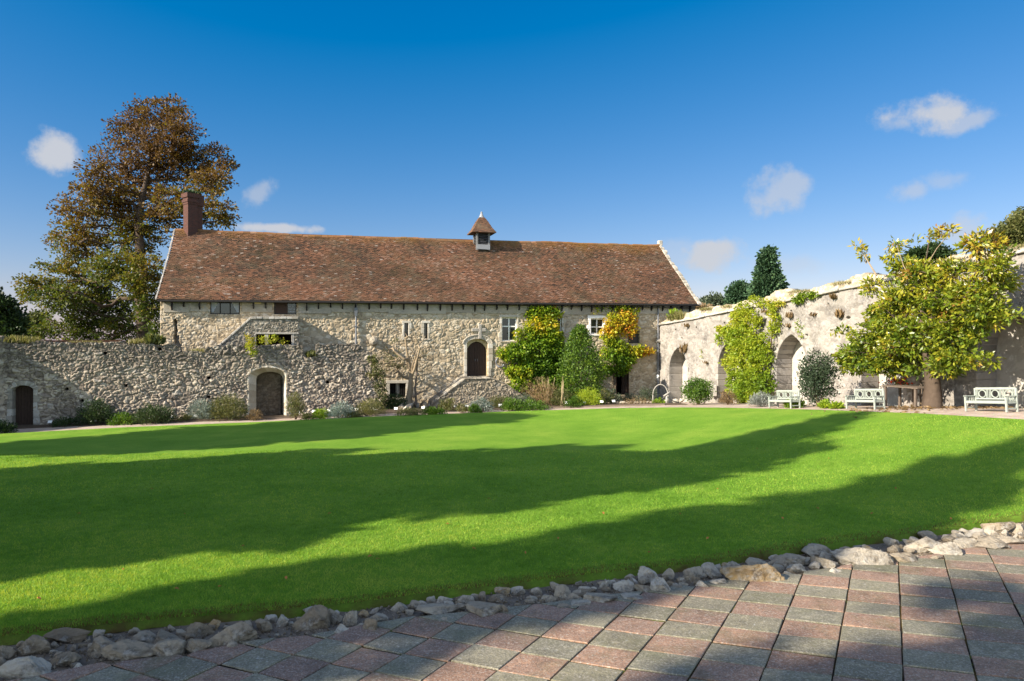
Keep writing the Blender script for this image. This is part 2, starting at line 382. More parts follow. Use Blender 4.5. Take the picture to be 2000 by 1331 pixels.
def hole_rect(r): return lambda U, Z: (U > r[0]) & (U < r[1]) & (Z > r[2]) & (Z < r[3])
def arch_half(z, spring, hw, rise):
    """half width of an arch at height z: above the spring two arcs meet in a point (rise>hw) or a flat ellipse"""
    k = np.clip((np.asarray(z, float)-spring)/rise, 0, 1)
    if rise > hw:                                        # pointed
        Rr = (hw*hw+rise*rise)/(2*hw); zz = k*rise
        return np.where(k > 0, np.sqrt(np.maximum(Rr*Rr-zz*zz, 0))-(Rr-hw), hw)
    return hw*np.sqrt(np.maximum(1-k*k, 0))
def hole_arch(uc, hw, z0, spring, rise):
    return lambda U, Z: (np.abs(U-uc) < arch_half(Z, spring, hw, rise)) & (Z > z0) & (Z < spring+rise)
def arch_curve(uc, hw, spring, rise, n=9):
    zs = [spring+rise*math.sin(math.pi/2*i/n) for i in range(n+1)]
    L = [(uc-float(arch_half(z, spring, hw, rise)), z) for z in zs]
    return L+[(2*uc-u, z) for u, z in L[::-1][1:]]
def arch_surround(P, uc, hw, z0, spring, rise, w, n0, n1, name, mat, parent, jamb_h=.38, seed=0, inner=0.0):
    rng = random.Random(seed); mb = MB(); hw2 = hw+w
    for s in (-1, 1):
        z = z0
        while z < spring-1e-3:
            h = min(jamb_h*rng.uniform(.7, 1.25), spring-z)
            if spring-z-h < .12: h = spring-z
            ww = w*rng.choice((.8, 1.0, 1.25)); pr = rng.uniform(-.006, .008)
            ua, ub = uc+s*(hw-inner), uc+s*(hw+ww)
            mb.fbox(P, min(ua, ub), max(ua, ub), z+.004, z+h-.004, n0, n1+pr, rng.random()); z += h
    ci = arch_curve(uc, hw-inner, spring, rise-inner); co = arch_curve(uc, hw2, spring, rise+w)
    for i in range(len(ci)-1):
        mb.fprism(P, [ci[i], ci[i+1], co[i+1], co[i]], n0, n1+rng.uniform(-.006, .008), rng.random())
    o = mb.build(name, mat, parent, bevel=.012)
    add_mortar(o)
    return o
def add_mortar(o):
    me = o.data
    if 'mortar' not in me.attributes: me.attributes.new('mortar', 'FLOAT', 'POINT')
# ------------------------------------------------------------------ ground, lawn, path, beds
def sheet(name, X, Y, Z, mat, kind='structure', attrs=None, smooth=True):
    nu, nv = X.shape; idx = np.arange(nu*nv).reshape(nu, nv)
    q = np.stack([idx[:-1, :-1], idx[1:, :-1], idx[1:, 1:], idx[:-1, 1:]], -1).reshape(-1, 4)
    me = raw_mesh(name, np.stack([X, Y, Z], -1).reshape(-1, 3), [q], attrs, smooth)
    o = link(name, me, mat); props(o, kind=kind); return o
def mat_ground():
    m, nt, b = base_mat('meadow_ground', 1.0, .05); o = objco(nt)
    c = ramp(nt, noise(nt, o, .35, 6), [(.35, (.05, .06, .02)), (.6, (.09, .085, .04))])
    lk(nt, c, b.inputs['Base Color']); bump(nt, b, noise(nt, o, 6, 5), .5, .05); return m
def mat_lawn():
    m, nt, b = base_mat('lawn_grass', .9, .12); o = objco(nt)
    n = noise(nt, o, .55, 8, .68); n2 = noise(nt, o, 26, 4, .7); n3 = noise(nt, o, 120, 3, .7)
    c = ramp(nt, n, [(.3, (.135, .285, .020)), (.5, (.19, .35, .032)), (.72, (.28, .41, .048))])
    c = mixc(nt, ramp(nt, n2, [(.35, 0.0), (.7, 1.0)]), mixc(nt, 1.0, c, (.66, .72, .7), 'MULTIPLY'), c)
    c = mixc(nt, math_n(nt, 'MULTIPLY', n3, .5), c, mixc(nt, 1.0, c, (1.5, 1.35, 1.3), 'MULTIPLY'))
    # worn brown lip along the dug edge (its own shape, held in the mesh)
    c = mixc(nt, math_n(nt, 'MULTIPLY', attr(nt, 'lip'), ramp(nt, noise(nt, o, 3.0, 5), [(.35, .2), (.6, 1.0)])), c, (.13, .085, .03))
    lk(nt, c, b.inputs['Base Color'])
    h = math_n(nt, 'ADD', n2, math_n(nt, 'MULTIPLY', n3, 1.2)); bump(nt, b, h, .9, .035); return m
def mat_path():
    m, nt, b = base_mat('path_gravel', .95, .1); o = objco(nt)
    c = ramp(nt, noise(nt, o, 2.2, 6), [(.35, (.33, .25, .19)), (.65, (.46, .37, .29))])
    v = nd(nt, 'ShaderNodeTexVoronoi'); v.inputs['Scale'].default_value = 55; lk(nt, o, v.inputs['Vector'])
    c = mixc(nt, .25, c, v.outputs['Color'], 'OVERLAY')
    lk(nt, c, b.inputs['Base Color']); bump(nt, b, v.outputs['Distance'], .3, .01); return m
M_GROUND, M_LAWN, M_PATH = mat_ground(), mat_lawn(), mat_path()

def interp_poly(pts, xs):
    p = np.array(pts, float); return np.interp(xs, p[:, 0], p[:, 1])
NEAR = [(-700, 1338), (-300, 1288), (0, 1249), (175, 1228), (350, 1212), (525, 1198), (700, 1182), (845, 1162), (995, 1146), (1174, 1124), (1362, 1105), (1512, 1082), (1662, 1061), (1794, 1045), (1925, 1023), (2000, 1010), (2300, 968)]
FAR = [(-700, 889), (-300, 866), (0, 848), (250, 835), (500, 825), (740, 814), (1000, 804), (1200, 798), (1310, 796.5), (1400, 797), (1500, 799), (1600, 801.5), (1800, 809), (2000, 821), (2300, 840)]
PATHF = [(-700, 872), (-300, 852), (0, 839), (250, 828), (500, 820), (740, 808.5), (1000, 800), (1200, 794), (1310, 791), (1400, 790), (1500, 792), (1600, 794), (1800, 799), (2000, 807), (2300, 822)]
def curve(pts, xs):
    ys = interp_poly(pts, xs); return np.array([[*G(x, y)] for x, y in zip(xs, ys)])
def build_ground():
    xs = np.concatenate([[-700, -400, -220, -120, -80], np.linspace(-60, 60, 121), [80, 120, 220, 400, 700]])
    ys = np.concatenate([[-200, -80, -40, -20], np.linspace(-10, 62, 73), [75, 100, 150, 250, 450, 900]])
    X, Y = np.meshgrid(xs, ys, indexing='ij')
    sheet('ground', X, Y, T(X, Y)-.075, M_GROUND)
    px = np.linspace(-700, 2300, 241); N = curve(NEAR, px); Fc = curve(FAR, px); Pc = curve(PATHF, px)
    N[:, 0] += 0; wob = (fbm(px*.02, px*0, 3)-.5)*.10
    N[:, 1] += wob
    t = np.concatenate([[0, .0015, .004, .009], np.linspace(.016, 1, 150)])
    X = N[:, None, 0]*(1-t)+Fc[:, None, 0]*t; Y = N[:, None, 1]*(1-t)+Fc[:, None, 1]*t
    Z = T(X, Y)+.035; Z[:, 0] -= .10; Z[:, 1] -= .035; Z[:, -1] -= .03
    dist = np.hypot(X-N[:, None, 0], Y-N[:, None, 1])
    lip = np.clip(1-dist/.22, 0, 1)*np.clip((fbm(X*1.4, Y*1.4, 8)-.28)*4, .25, 1)
    sheet('lawn', X, Y, Z, M_LAWN, attrs={'lip': lip.ravel()})
    t = np.linspace(0, 1, 6); A = Fc*1.0; A[:, :2] = Fc[:, :2]*.997
    X = A[:, None, 0]*(1-t)+Pc[:, None, 0]*t; Y = A[:, None, 1]*(1-t)+Pc[:, None, 1]*t
    sheet('path', X, Y, T(X, Y)-.004, M_PATH)
    # right of the corner the paving runs on to the arcaded wall
    px = np.linspace(1330, 2300, 60); Pc = curve(PATHF, px)
    W = np.array([[*RW.p(RW.u_at(min(x, 2250)), 0, .0)] for x in px])
    X = Pc[:, None, 0]*(1-t)+W[:, None, 0]*t; Y = Pc[:, None, 1]*(1-t)+W[:, None, 1]*t
    sheet('wall_path', X, Y, T(X, Y)-.008, M_PATH)
    # soil of the long flower bed
    px = np.linspace(-500, 1345, 120); Pc = curve(PATHF, px)
    X = Pc[:, None, 0]+np.array([0, .25, .6, 1.4, 3.0, 4.5])[None, :]*-.35; Y = Pc[:, None, 1]+np.array([0, .25, .6, 1.4, 3.0, 4.5])[None, :]
    Z = T(X, Y)+np.array([.0, .05, .07, .06, .02, -.03])[None, :]
    sheet('flower_bed', X, Y, Z, M_SOIL)
    kb = MB()
    for i in range(len(px)-1):
        if px[i] < 520 or px[i] > 1290: continue
        a, c = Vector(Pc[i]), Vector(Pc[i+1]); n = Vector((-.2, 1, 0))*.05
        kb.box8([a-Vector((0, 0, .05)), c-Vector((0, 0, .05)), c+n-Vector((0, 0, .05)), a+n-Vector((0, 0, .05)), a+Vector((0, 0, .075)), c+Vector((0, 0, .075)), c+n+Vector((0, 0, .075)), a+n+Vector((0, 0, .075))], .5)
    kb.build('bed_edging', M_TEAK); props(bpy.data.objects['bed_edging'], kind='structure')
    # trench of soil and grit between lawn and paving
    px = np.linspace(-700, 2300, 160); N = curve(NEAR, px); t = np.linspace(-.15, 1.6, 28)
    E = curve([(x, y+65+ (x > 1000)*(x-1000)*-.025) for x, y in NEAR], px)
    X = N[:, None, 0]*(1-t)+E[:, None, 0]*t; Y = N[:, None, 1]*(1-t)+E[:, None, 1]*t
    Z = T(X, Y)-.045+(fbm(X*7, Y*7, 4)-.5)*.05-.02*np.clip(1-np.abs(t)/.3, 0, 1)
    sheet('edging_soil', X, Y, Z, M_GRIT)
build_ground()
# ------------------------------------------------------------------ paving of pink and grey slabs
def mat_slab():
    m, nt, b = base_mat('paving_slab', .8, .3); o = objco(nt)
    c = ramp(nt, attr(nt, 'tone'), [(0, (.165, .15, .10)), (.25, (.26, .23, .15)), (.49, (.20, .185, .13)), (.51, (.27, .155, .10)), (.75, (.34, .20, .13)), (1, (.225, .14, .10))])
    n = noise(nt, o, 3.5, 7, .65); sp = noise(nt, o, 48, 5, .8)
    c = mixc(nt, math_n(nt, 'MULTIPLY', n, .55), c, mixc(nt, 1.0, c, (.42, .43, .40), 'MULTIPLY'))
    c = mixc(nt, ramp(nt, noise(nt, o, 9, 6, .75), [(.52, 0.0), (.62, .55)]), c, mixc(nt, 1.0, c, (1.7, 1.65, 1.5), 'MULTIPLY'))
    c = mixc(nt, ramp(nt, sp, [(.5, 0.0), (.66, .75)]), c, (.50, .45, .38))
    c = mixc(nt, ramp(nt, noise(nt, o, 33, 5, .8), [(.52, 0.0), (.64, .7)]), c, (.07, .065, .055))
    c = mixc(nt, ramp(nt, noise(nt, o, 18, 6, .7), [(.6, 0.0), (.7, .6)]), c, (.45, .45, .42))
    c = mixc(nt, ramp(nt, noise(nt, o, 1.3, 6, .7), [(.5, 0.0), (.7, .5)]), c, (.12, .125, .055))
    c = mixc(nt, ramp(nt, noise(nt, o, 2.1, 7, .75), [(.52, 0.0), (.68, .6)]), c, mixc(nt, 1.0, c, (.42, .42, .42), 'MULTIPLY'))
    lk(nt, c, b.inputs['Base Color'])
    bump(nt, b, math_n(nt, 'ADD', math_n(nt, 'MULTIPLY', sp, .6), noise(nt, o, 25, 5, .7)), .6, .012); return m
M_SLAB = mat_slab()
def mat_joint():
    m, nt, b = base_mat('slab_joint_soil', 1, .05); o = objco(nt)
    c = mixc(nt, ramp(nt, noise(nt, o, 1.6, 6), [(.45, 0.0), (.62, 1.0)]), (.020, .016, .012), (.075, .05, .015))
    c = mixc(nt, ramp(nt, noise(nt, o, 2.3, 6), [(.58, 0.0), (.66, 1.0)]), c, (.09, .11, .015))
    lk(nt, c, b.inputs['Base Color']); bump(nt, b, noise(nt, o, 40, 4), .6, .01); return m
M_JOINT = mat_joint()
CUT = [(-500, 1432), (0, 1333), (80, 1318), (180, 1297), (370, 1274), (480, 1252), (620, 1237), (700, 1222), (780, 1208), (900, 1195), (1010, 1183), (1140, 1167), (1260, 1152), (1380, 1135), (1460, 1130), (1570, 1116), (1660, 1103), (1750, 1092), (1850, 1078), (1900, 1069), (2000, 1056), (2300, 1015), (2700, 960)]
def clip_half(poly, p, n):
    out = []
    for i in range(len(poly)):
        a, b = poly[i], poly[(i+1) % len(poly)]
        da, db = (a[0]-p[0])*n[0]+(a[1]-p[1])*n[1], (b[0]-p[0])*n[0]+(b[1]-p[1])*n[1]
        if da >= 0: out.append(a)
        if (da >= 0) != (db >= 0):
            k = da/(da-db); out.append((a[0]+(b[0]-a[0])*k, a[1]+(b[1]-a[1])*k))
    return out
def build_patio():
    rng = random.Random(5)
    a = Vector((739, F, 0)).normalized(); bb = Vector((a.y, -a.x, 0))
    known = [606, 720, 840, 962, 1085, 1212, 1350, 1488, 1627, 1764, 1905]
    left = [606-112*(i+1)+2.0*i*(i+1)/2*1.0 for i in range(14)][::-1]; right = [1905+145*(i+1)+3*i*i for i in range(16)]
    def cof(x): p = G(x, 1317); return p.dot(bb)
    cs = [cof(x) for x in left+known+right]
    base = (left+known).index(1764)
    p0 = G(1754, 1102); r0 = p0.dot(a)
    CP = np.array([[*G(x, y)] for x, y in CUT])
    mb = MB(); tones = []
    def skew(c): k = c-cs[base]; return 0.062*k-0.026*k*abs(k)*.55 if k < 0 else .1*k
    def skf(c):
        k = cs[base]-c
        return -(0.20*k-0.0135*k*k) if k < 7.4 else -(0.20*7.4-.0135*54.8)
    pitch = .442
    for i in range(len(cs)-1):
        c0, c1 = cs[i]+.007, cs[i+1]-.007
        stag = rng.uniform(-.03, .03)
        for j in range(-34, 12):
            ra = r0+j*pitch+stag+rng.uniform(-.004, .004); rb = ra+pitch-.026
            quad = [(c0, ra+skf(c0)), (c1, ra+skf(c1)), (c1, rb+skf(c1)), (c0, rb+skf(c0))]
            poly = [(bb.x*c+a.x*r, bb.y*c+a.y*r) for c, r in quad]
            cx = sum(p[0] for p in poly)/4; cy = sum(p[1] for p in poly)/4
            if cy < -9 or abs(cx) > 18 or math.hypot(cx, cy) > 21: continue
            k = int(np.clip(np.searchsorted(CP[:, 0], cx), 1, len(CP)-1)); q0, q1 = CP[k-1], CP[k]
            dx, dy = q1[0]-q0[0], q1[1]-q0[1]; L = math.hypot(dx, dy); n = (dy/L, -dx/L)
            poly = [(p[0]+rng.uniform(-.004, .004), p[1]+rng.uniform(-.004, .004)) for p in poly]
            poly = clip_half(poly, (q0[0], q0[1]), n)
            if len(poly) < 3: continue
            ar = abs(sum(poly[q][0]*poly[(q+1) % len(poly)][1]-poly[(q+1) % len(poly)][0]*poly[q][1] for q in range(len(poly))))/2
            if ar < .012: continue
            pink = (i+j) % 2 == 0
            tone = rng.uniform(.52, 1) if pink else rng.uniform(0, .48)
            zt = Tz(cx, cy)+rng.uniform(-.006, .006); tx, ty = (Tz(cx+.2, cy)-Tz(cx-.2, cy))/.4+rng.uniform(-.017, .017), (Tz(cx, cy+.2)-Tz(cx, cy-.2))/.4+rng.uniform(-.017, .017)
            def zz(p): return zt+(p[0]-cx)*tx+(p[1]-cy)*ty
            ins = [(p[0]+(cx-p[0])*.02, p[1]+(cy-p[1])*.02) for p in poly]
            m = len(poly)
            V = [(p[0], p[1], zz(p)) for p in ins]+[(p[0], p[1], zz(p)-.006) for p in poly]+[(p[0], p[1], zz(p)-.06) for p in poly]
            Fc = [tuple(range(m))]+[(q, (q+1) % m, (q+1) % m+m, q+m) for q in range(m)]+[(q+m, (q+1) % m+m, (q+1) % m+2*m, q+2*m) for q in range(m)]
            mb.poly(V, Fc, tone)
    o = mb.build('patio', M_SLAB); props(o, kind='structure')
    px = np.linspace(-500, 2600, 60); C = np.array([[*G(x, y+4)] for x, y in zip(px, interp_poly(CUT, px))])
    t = np.linspace(0, 1, 24)
    X = C[:, None, 0]+0*t; Y = C[:, None, 1]*(1-t)-9*t
    sheet('patio_joints', X, Y, T(X, Y)-.013+(fbm(X*9, Y*9, 2)-.5)*.008, M_JOINT)
build_patio()
# ------------------------------------------------------------------ the long house
def mat_tiles(name='clay_tiles', zl=8.9):
    m, nt, b = base_mat(name, .9, .15); o = objco(nt)
    c = ramp(nt, attr(nt, 'tone'), [(0, (.075, .052, .038)), (.25, (.13, .075, .048)), (.5, (.185, .098, .060)), (.75, (.25, .122, .068)), (.93, (.30, .15, .09)), (.96, (.36, .28, .22)), (1, (.47, .40, .34))])
    sx = nd(nt, 'ShaderNodeSeparateXYZ'); lk(nt, o, sx.inputs[0])
    n = noise(nt, o, .38, 6, .6); n2 = noise(nt, o, 2.4, 6, .7)
    moss = math_n(nt, 'MULTIPLY', ramp(nt, n, [(.40, 0.0), (.62, 1.0)]), ramp(nt, n2, [(.38, 0.0), (.6, 1.0)]))
    c = mixc(nt, math_n(nt, 'MULTIPLY', moss, .62), c, (.085, .068, .032))
    c = mixc(nt, math_n(nt, 'MULTIPLY', ramp(nt, noise(nt, o, .16, 4), [(.45, 0.0), (.62, 1.0)]), .25), c, (.10, .062, .042))
    # orange lichen near the ridge
    mr = nd(nt, 'ShaderNodeMapRange'); mr.inputs['From Min'].default_value = zl; mr.inputs['From Max'].default_value = zl+.8
    lk(nt, math_n(nt, 'ADD', sx.outputs['Z'], math_n(nt, 'MULTIPLY', math_n(nt, 'SUBTRACT', n, .5), 1.6)), mr.inputs['Value'])
    c = mixc(nt, math_n(nt, 'MULTIPLY', mr.outputs[0], math_n(nt, 'MULTIPLY', n2, .95)), c, (.34, .16, .025))
    c = mixc(nt, math_n(nt, 'MULTIPLY', ramp(nt, noise(nt, o, 1.0, 7, .7), [(.5, 0.0), (.68, 1.0)]), .5), c, (.20, .17, .11))
    c = mixc(nt, 1.0, c, (.86, .84, .84), 'MULTIPLY')
    lk(nt, c, b.inputs['Base Color']); bump(nt, b, noise(nt, o, 18, 5), .4, .02); return m
M_TILE = mat_tiles(); M_CAP = mat_tiles('cap_tiles', 10.8)
def mat_brick():
    m, nt, b = base_mat('red_brick', .9, .15); o = objco(nt)
    br = nd(nt, 'ShaderNodeTexBrick'); lk(nt, o, br.inputs['Vector'])
    mp = nd(nt, 'ShaderNodeMapping'); mp.inputs['Rotation'].default_value = (R(90), 0, 0); lk(nt, o, mp.inputs['Vector']); lk(nt, mp.outputs[0], br.inputs['Vector'])
    br.inputs['Scale'].default_value = 4.4; br.inputs['Color1'].default_value = (.115, .04, .027, 1); br.inputs['Color2'].default_value = (.07, .03, .022, 1); br.inputs['Mortar'].default_value = (.09, .065, .05, 1); br.inputs['Mortar Size'].default_value = .014
    c = mixc(nt, math_n(nt, 'MULTIPLY', noise(nt, o, 5, 6), .6), br.outputs['Color'], (.06, .045, .04))
    lk(nt, c, b.inputs['Base Color']); return m
M_BRICK = mat_brick()
HOUSE = thing('stone_house', 'long medieval stone house with red clay tile roof, brick chimney and louvred cupola', 'house', FAC.p(0, 0))
WIN = {}
def fac_bottom(u): return np.array([FAC.ground(x) for x in np.atleast_1d(u)])-.25
ZL, ZR = 5.12, 5.32
def fac_top(u): return ZL+(ZR-ZL)*np.clip(np.asarray(u)/FAC.L, 0, 1)
holes = []
RW_LEFT = rect(FAC, 410, 588, 468.5, 613.5); RW_WIDE = rect(FAC, 535.5, 588, 579, 613.5)
R_LAN1 = rect(FAC, 789.5, 631, 797.5, 661); R_LAN2 = rect(FAC, 828, 631, 835.5, 661)
R_CROSSW = rect(FAC, 980, 620, 1009.5, 666); R_BLUE = rect(FAC, 1081, 619, 1097, 645); R_TWIN = rect(FAC, 1153.5, 622, 1180, 652)
R_SHUT = rect(FAC, 1227, 645, 1249, 670); R_DARK = rect(FAC, 1202, 716, 1227.5, 771); R_LOW = rect(FAC, 761, 748, 793, 776)
ALLR = [RW_LEFT, RW_WIDE, R_LAN1, R_LAN2, R_CROSSW, R_BLUE, R_TWIN, R_SHUT, R_DARK, R_LOW]
holes += [hole_rect(r) for r in ALLR]
# narrow robbed-out slit with ragged edge
rs = rect(FAC, 338, 622, 352, 692)
us_, ue_ = rs[0], rs[1]
def slit(U, Z):
    k = (Z-rs[2])/(rs[3]-rs[2])
    w0 = us_+.02+.05*vn(Z*5, Z*0, 3); w1 = ue_-.16+.16*(1-k)*(k < .52)+.07*vn(Z*6, Z*0, 9)+.10*(k < .3)
    return (U > w0) & (U < w1) & (Z > rs[2]) & (Z < rs[3]-.12*np.abs((U-us_)/(ue_-us_)-.35)*3)
holes.append(slit)
# main door: four-centred outer order, pointed inner
uD, zD0 = FAC.uz(932.5, 735); hwD = (FAC.u_at(953)-FAC.u_at(911.5))/2; zDs = FAC.uz(932, 672)[1]; zDt = FAC.uz(932, 662)[1]
holes.append(hole_arch(uD, hwD, zD0, zDs, zDt-zDs))
# the upper band under the eaves is smoother plastered rubble
band = lambda U, Z: 0*U
rubble_wall('front_wall', FAC, 0, FAC.L, fac_top, fac_bottom, holes, .7, M_FACADE, HOUSE, res=.031, stone=(.29, .18), amp=.052, wild=1.2, seed=11, mortar_w=.15)
M_BAND = m_rubble('eaves_render', [(0, (.34,.295,.225)), (1, (.44,.39,.31))], (.32,.28,.21), dark=(.12,.11,.10), dark_amt=.5, pale_amt=.3, dscale=1.0)
def slab_wall(name, P, u0, u1, z0, z1, n0, n1, mat, parent, tone=.5):
    mb = MB(); mb.fbox(P, u0, u1, z0, z1, n0, n1, tone); o = mb.build(name, mat, parent); add_mortar(o); return o
# eaves band as blocks between the windows
mb = MB(); rng = random.Random(3)
edges = sorted([(0.15, 0.15)]+[(r[0]-.10, r[1]+.10) for r in (RW_LEFT, RW_WIDE)]+[(FAC.L-.05, FAC.L)])
for (a0, a1), (b0, b1) in zip(edges[:-1], edges[1:]):
    u = a1
    while u < b0-.05:
        w = min(rng.uniform(.9, 2.2), b0-u); ztop = float(fac_top(u))-.02
        mb.fbox(FAC, u, u+w+.001, ztop-rng.uniform(.60, .70), ztop, .0, .062+rng.uniform(-.006, .012), rng.random()); u += w
    o = mb.build('eaves_band', M_BAND, HOUSE, bevel=.01); add_mortar(o); mb = MB()
# other walls, rear and gables
nb = -FAC.n
def backp(u, w, z): q = FAC.o+FAC.u*u+nb*w; return Vector((q.x, q.y, z))
RIDGE_W = 4.8; ZRL, ZRR = 9.36, 9.62
for nm, u0, u1, zr, ze in (('gable_wall', .02, .55, ZRL-.25, ZL-.05), ('gable_wall', FAC.L-.55, FAC.L-.02, ZRR-.25, ZR-.05)):
    mb = MB(); pr = [(.72, -1.5), (2*RIDGE_W, -1.5), (2*RIDGE_W, ze), (RIDGE_W, zr), (.72, ze+.5)]
    mb.prism([backp(u0, w, z) for w, z in pr], FAC.u*(u1-u0), .4); o = mb.build(nm, M_FACADE, HOUSE); add_mortar(o)
slab_wall('rear_wall', FAC, .6, FAC.L-.6, -1.5, ZL-.1, -2*RIDGE_W, -2*RIDGE_W+.6, M_FACADE, HOUSE)
# ---- roof: every tile is modelled
def roof_pt(u, s, lift=0.0):
    """u along 0..L, s 0 at eaves edge .. 1 at ridge"""
    k = u/FAC.L
    ze = 5.07+(5.27-5.07)*k; zr = ZRL+(ZRR-ZRL)*k
    zr += -.10*np.sin(np.pi*k)+.03*np.sin(k*19)+.02*np.sin(k*43+1)
    w = -.36+(RIDGE_W+.36)*s
    z = ze+(zr-ze)*s - .16*np.sin(np.pi*s)*(.6+.4*np.sin(k*9+1)) + (fbm(u*.45, s*2.5, 21)-.5)*.12*np.sin(np.pi*np.clip(s, 0, 1))
    sl = math.atan2(4.3, 5.16)
    return (FAC.o.x+FAC.u.x*u+nb.x*(w-lift*math.sin(sl)), FAC.o.y+FAC.u.y*u+nb.y*(w-lift*math.sin(sl)), z+lift*math.cos(sl))
def build_roof():
    rng = np.random.default_rng(4)
    slope_len = math.hypot(5.16, 4.3); rows = 62; tw = .178; ncol = int((FAC.L+.22)/tw)
    V = []; tone = []
    rr, cc = np.meshgrid(np.arange(rows), np.arange(ncol), indexing='ij'); rr = rr.ravel(); cc = cc.ravel(); n = len(rr)
    u0 = -.12+cc*tw+(rr % 2)*tw*.5+rng.normal(0, .006, n); u1 = u0+tw-.008
    u0 = np.clip(u0, -.12, FAC.L+.08); u1 = np.clip(u1, -.12, FAC.L+.09)
    s0 = rr/rows+rng.normal(0, .0011, n); s1 = np.minimum(s0+1.55/rows, 1.0)
    lift0 = .040+rng.random(n)*.022; lift1 = .004+rng.random(n)*.004; tl = rng.normal(0, .007, n)
    t = np.clip(rng.normal(.5, .23, n)+(fbm(u0*.5, s0*5, 77)-.5)*.9, 0, .94)
    wide = rng.random(n) < .02; t = np.where(wide, rng.uniform(.94, .985, n), t)
    P = [roof_pt(u0, s0, lift0+tl), roof_pt(u1, s0, lift0-tl), roof_pt(u1, s1, lift1-tl*.3), roof_pt(u0, s1, lift1+tl*.3), roof_pt(u0, s0, lift0+tl-.030), roof_pt(u1, s0, lift0-tl-.030)]
    V = np.stack([np.stack(p, -1) for p in P], 1).reshape(-1, 3); b = np.arange(n)*6
    F1 = np.stack([b, b+1, b+2, b+3], -1); F2 = np.stack([b+4, b+5, b+1, b], -1)
    me = raw_mesh('roof', V, [F1, F2], {'tone': np.repeat(t, 6)})
    roof = link('roof', me, M_TILE, HOUSE)
    mb = MB()     # battens/boarding below the tiles and the rear slope
    us = np.linspace(-.10, FAC.L+.06, 60); ss = np.linspace(0.004, .999, 14)
    U, S = np.meshgrid(us, ss, indexing='ij'); X, Y, Z = roof_pt(U, S, -.03)
    idx = np.arange(U.size).reshape(U.shape); q = np.stack([idx[:-1, :-1], idx[1:, :-1], idx[1:, 1:], idx[:-1, 1:]], -1).reshape(-1, 4)
    link('roof_boarding', raw_mesh('roof_boarding', np.stack([X, Y, Z], -1).reshape(-1, 3), [q], {'tone': np.full(U.size, .2)}), M_OAK, roof)
    a = [Vector(roof_pt(np.float64(-.1), np.float64(1.0))), Vector(roof_pt(np.float64(FAC.L+.06), np.float64(1.0)))]
    pts = [a[0], a[1], backp(FAC.L+.06, 2*RIDGE_W+.3, 5.1), backp(-.1, 2*RIDGE_W+.3, 5.0)]
    mb.prism(pts, (0, 0, -.08), .4); mb.build('rear_slope', M_TILE, roof)
    mb = MB(); u = -.1; r2 = random.Random(8)     # ridge tiles
    while u < FAC.L:
        p, q = Vector(roof_pt(np.float64(u), np.float64(1.0))), Vector(roof_pt(np.float64(min(u+.36, FAC.L)), np.float64(1.0)))
        d = Vector((0, 0, r2.uniform(-.02, .015)-.03)); mb.tube([p+d, q+d], .125, 8, r2.uniform(.2, .95)); u += .37
    mb.build('ridge_tiles', M_TILE, roof)
    mb = MB(); r2 = random.Random(9)      # left verge: pale undercloak tiles, right verge: white stone coping
    for i in range(46):
        s = i/46; p = Vector(roof_pt(np.float64(-.16), np.float64(s))); q = Vector(roof_pt(np.float64(-.16), np.float64(s+1/50.)))
        mb.prism([p-FAC.u*.05*r2.random(), q-FAC.u*.05*r2.random(), q+FAC.u*.04, p+FAC.u*.04], (0, 0, .05), r2.random())
    o = mb.build('verge', M_GREYSTONE, roof); add_mortar(o)
    mb = MB(); N = 30
    for i in range(N):
        s0, s1 = -.01+1.04*i/N, -.01+1.04*(i+.93)/N
        p = Vector(roof_pt(np.float64(FAC.L-.05), np.float64(s0))); q = Vector(roof_pt(np.float64(FAC.L-.05), np.float64(s1)))
        w = r2.uniform(.20, .34)
        mb.prism([p, q, q+FAC.u*w, p+FAC.u*w], (0, 0, .07+r2.uniform(0, .09)), r2.random())
    p = Vector(roof_pt(np.float64(FAC.L), np.float64(1.0)))
    mb.prism([p, p+FAC.u*.3, p+FAC.u*.3+nb*.3, p+nb*.3], (0, 0, .36), .8)
    M_COP = m_rubble('verge_coping', [(0, (.34, .30, .23)), (1, (.54, .49, .40))], (.4, .36, .3), dark_amt=.7, pale_amt=.4, dscale=2)
    o = mb.build('gable_coping', M_COP, roof, bevel=.03); add_mortar(o)
    mb = MB(); L = FAC.L    # black gutter board along the eaves
    for i in range(24):
        ua, ub = -.08+(L+.14)*i/24, -.08+(L+.14)*(i+1)/24
        p, q = Vector(roof_pt(np.float64(ua), np.float64(0.0))), Vector(roof_pt(np.float64(ub), np.float64(0.0)))
        dn = Vector((0, 0, -.055)); mb.tube([p+dn-nb*.03, q+dn-nb*.03], .058, 6, .5)
    mb.build('gutter', M_OAK, roof)
    r2 = random.Random(2)
    n = 46
    for i in range(n):
        u = .5+(L-.9)*i/(n-1)+r2.uniform(-.06, .06)
        if RW_LEFT[0]-.1 < u < RW_LEFT[1]+.1 or RW_WIDE[0]-.1 < u < RW_WIDE[1]+.1: continue
        z = float(fac_top(u))-.06; h = r2.uniform(.32, .52)
        mb = MB(); mb.box8([FAC.p(u-.035, z-h, .062), FAC.p(u+.035, z-h, .062), FAC.p(u+.035, z-h*.6, .24), FAC.p(u-.035, z-h*.6, .24), FAC.p(u-.035, z, .062), FAC.p(u+.035, z, .062), FAC.p(u+.035, z, .28), FAC.p(u-.035, z, .28)], .5)
        mb.build('rafter_foot', M_OAK, HOUSE)
    # soffit
    slab_wall('soffit', FAC, -.05, L+.05, 5.04, 5.06, .10, .30, M_OAK, roof)
build_roof()
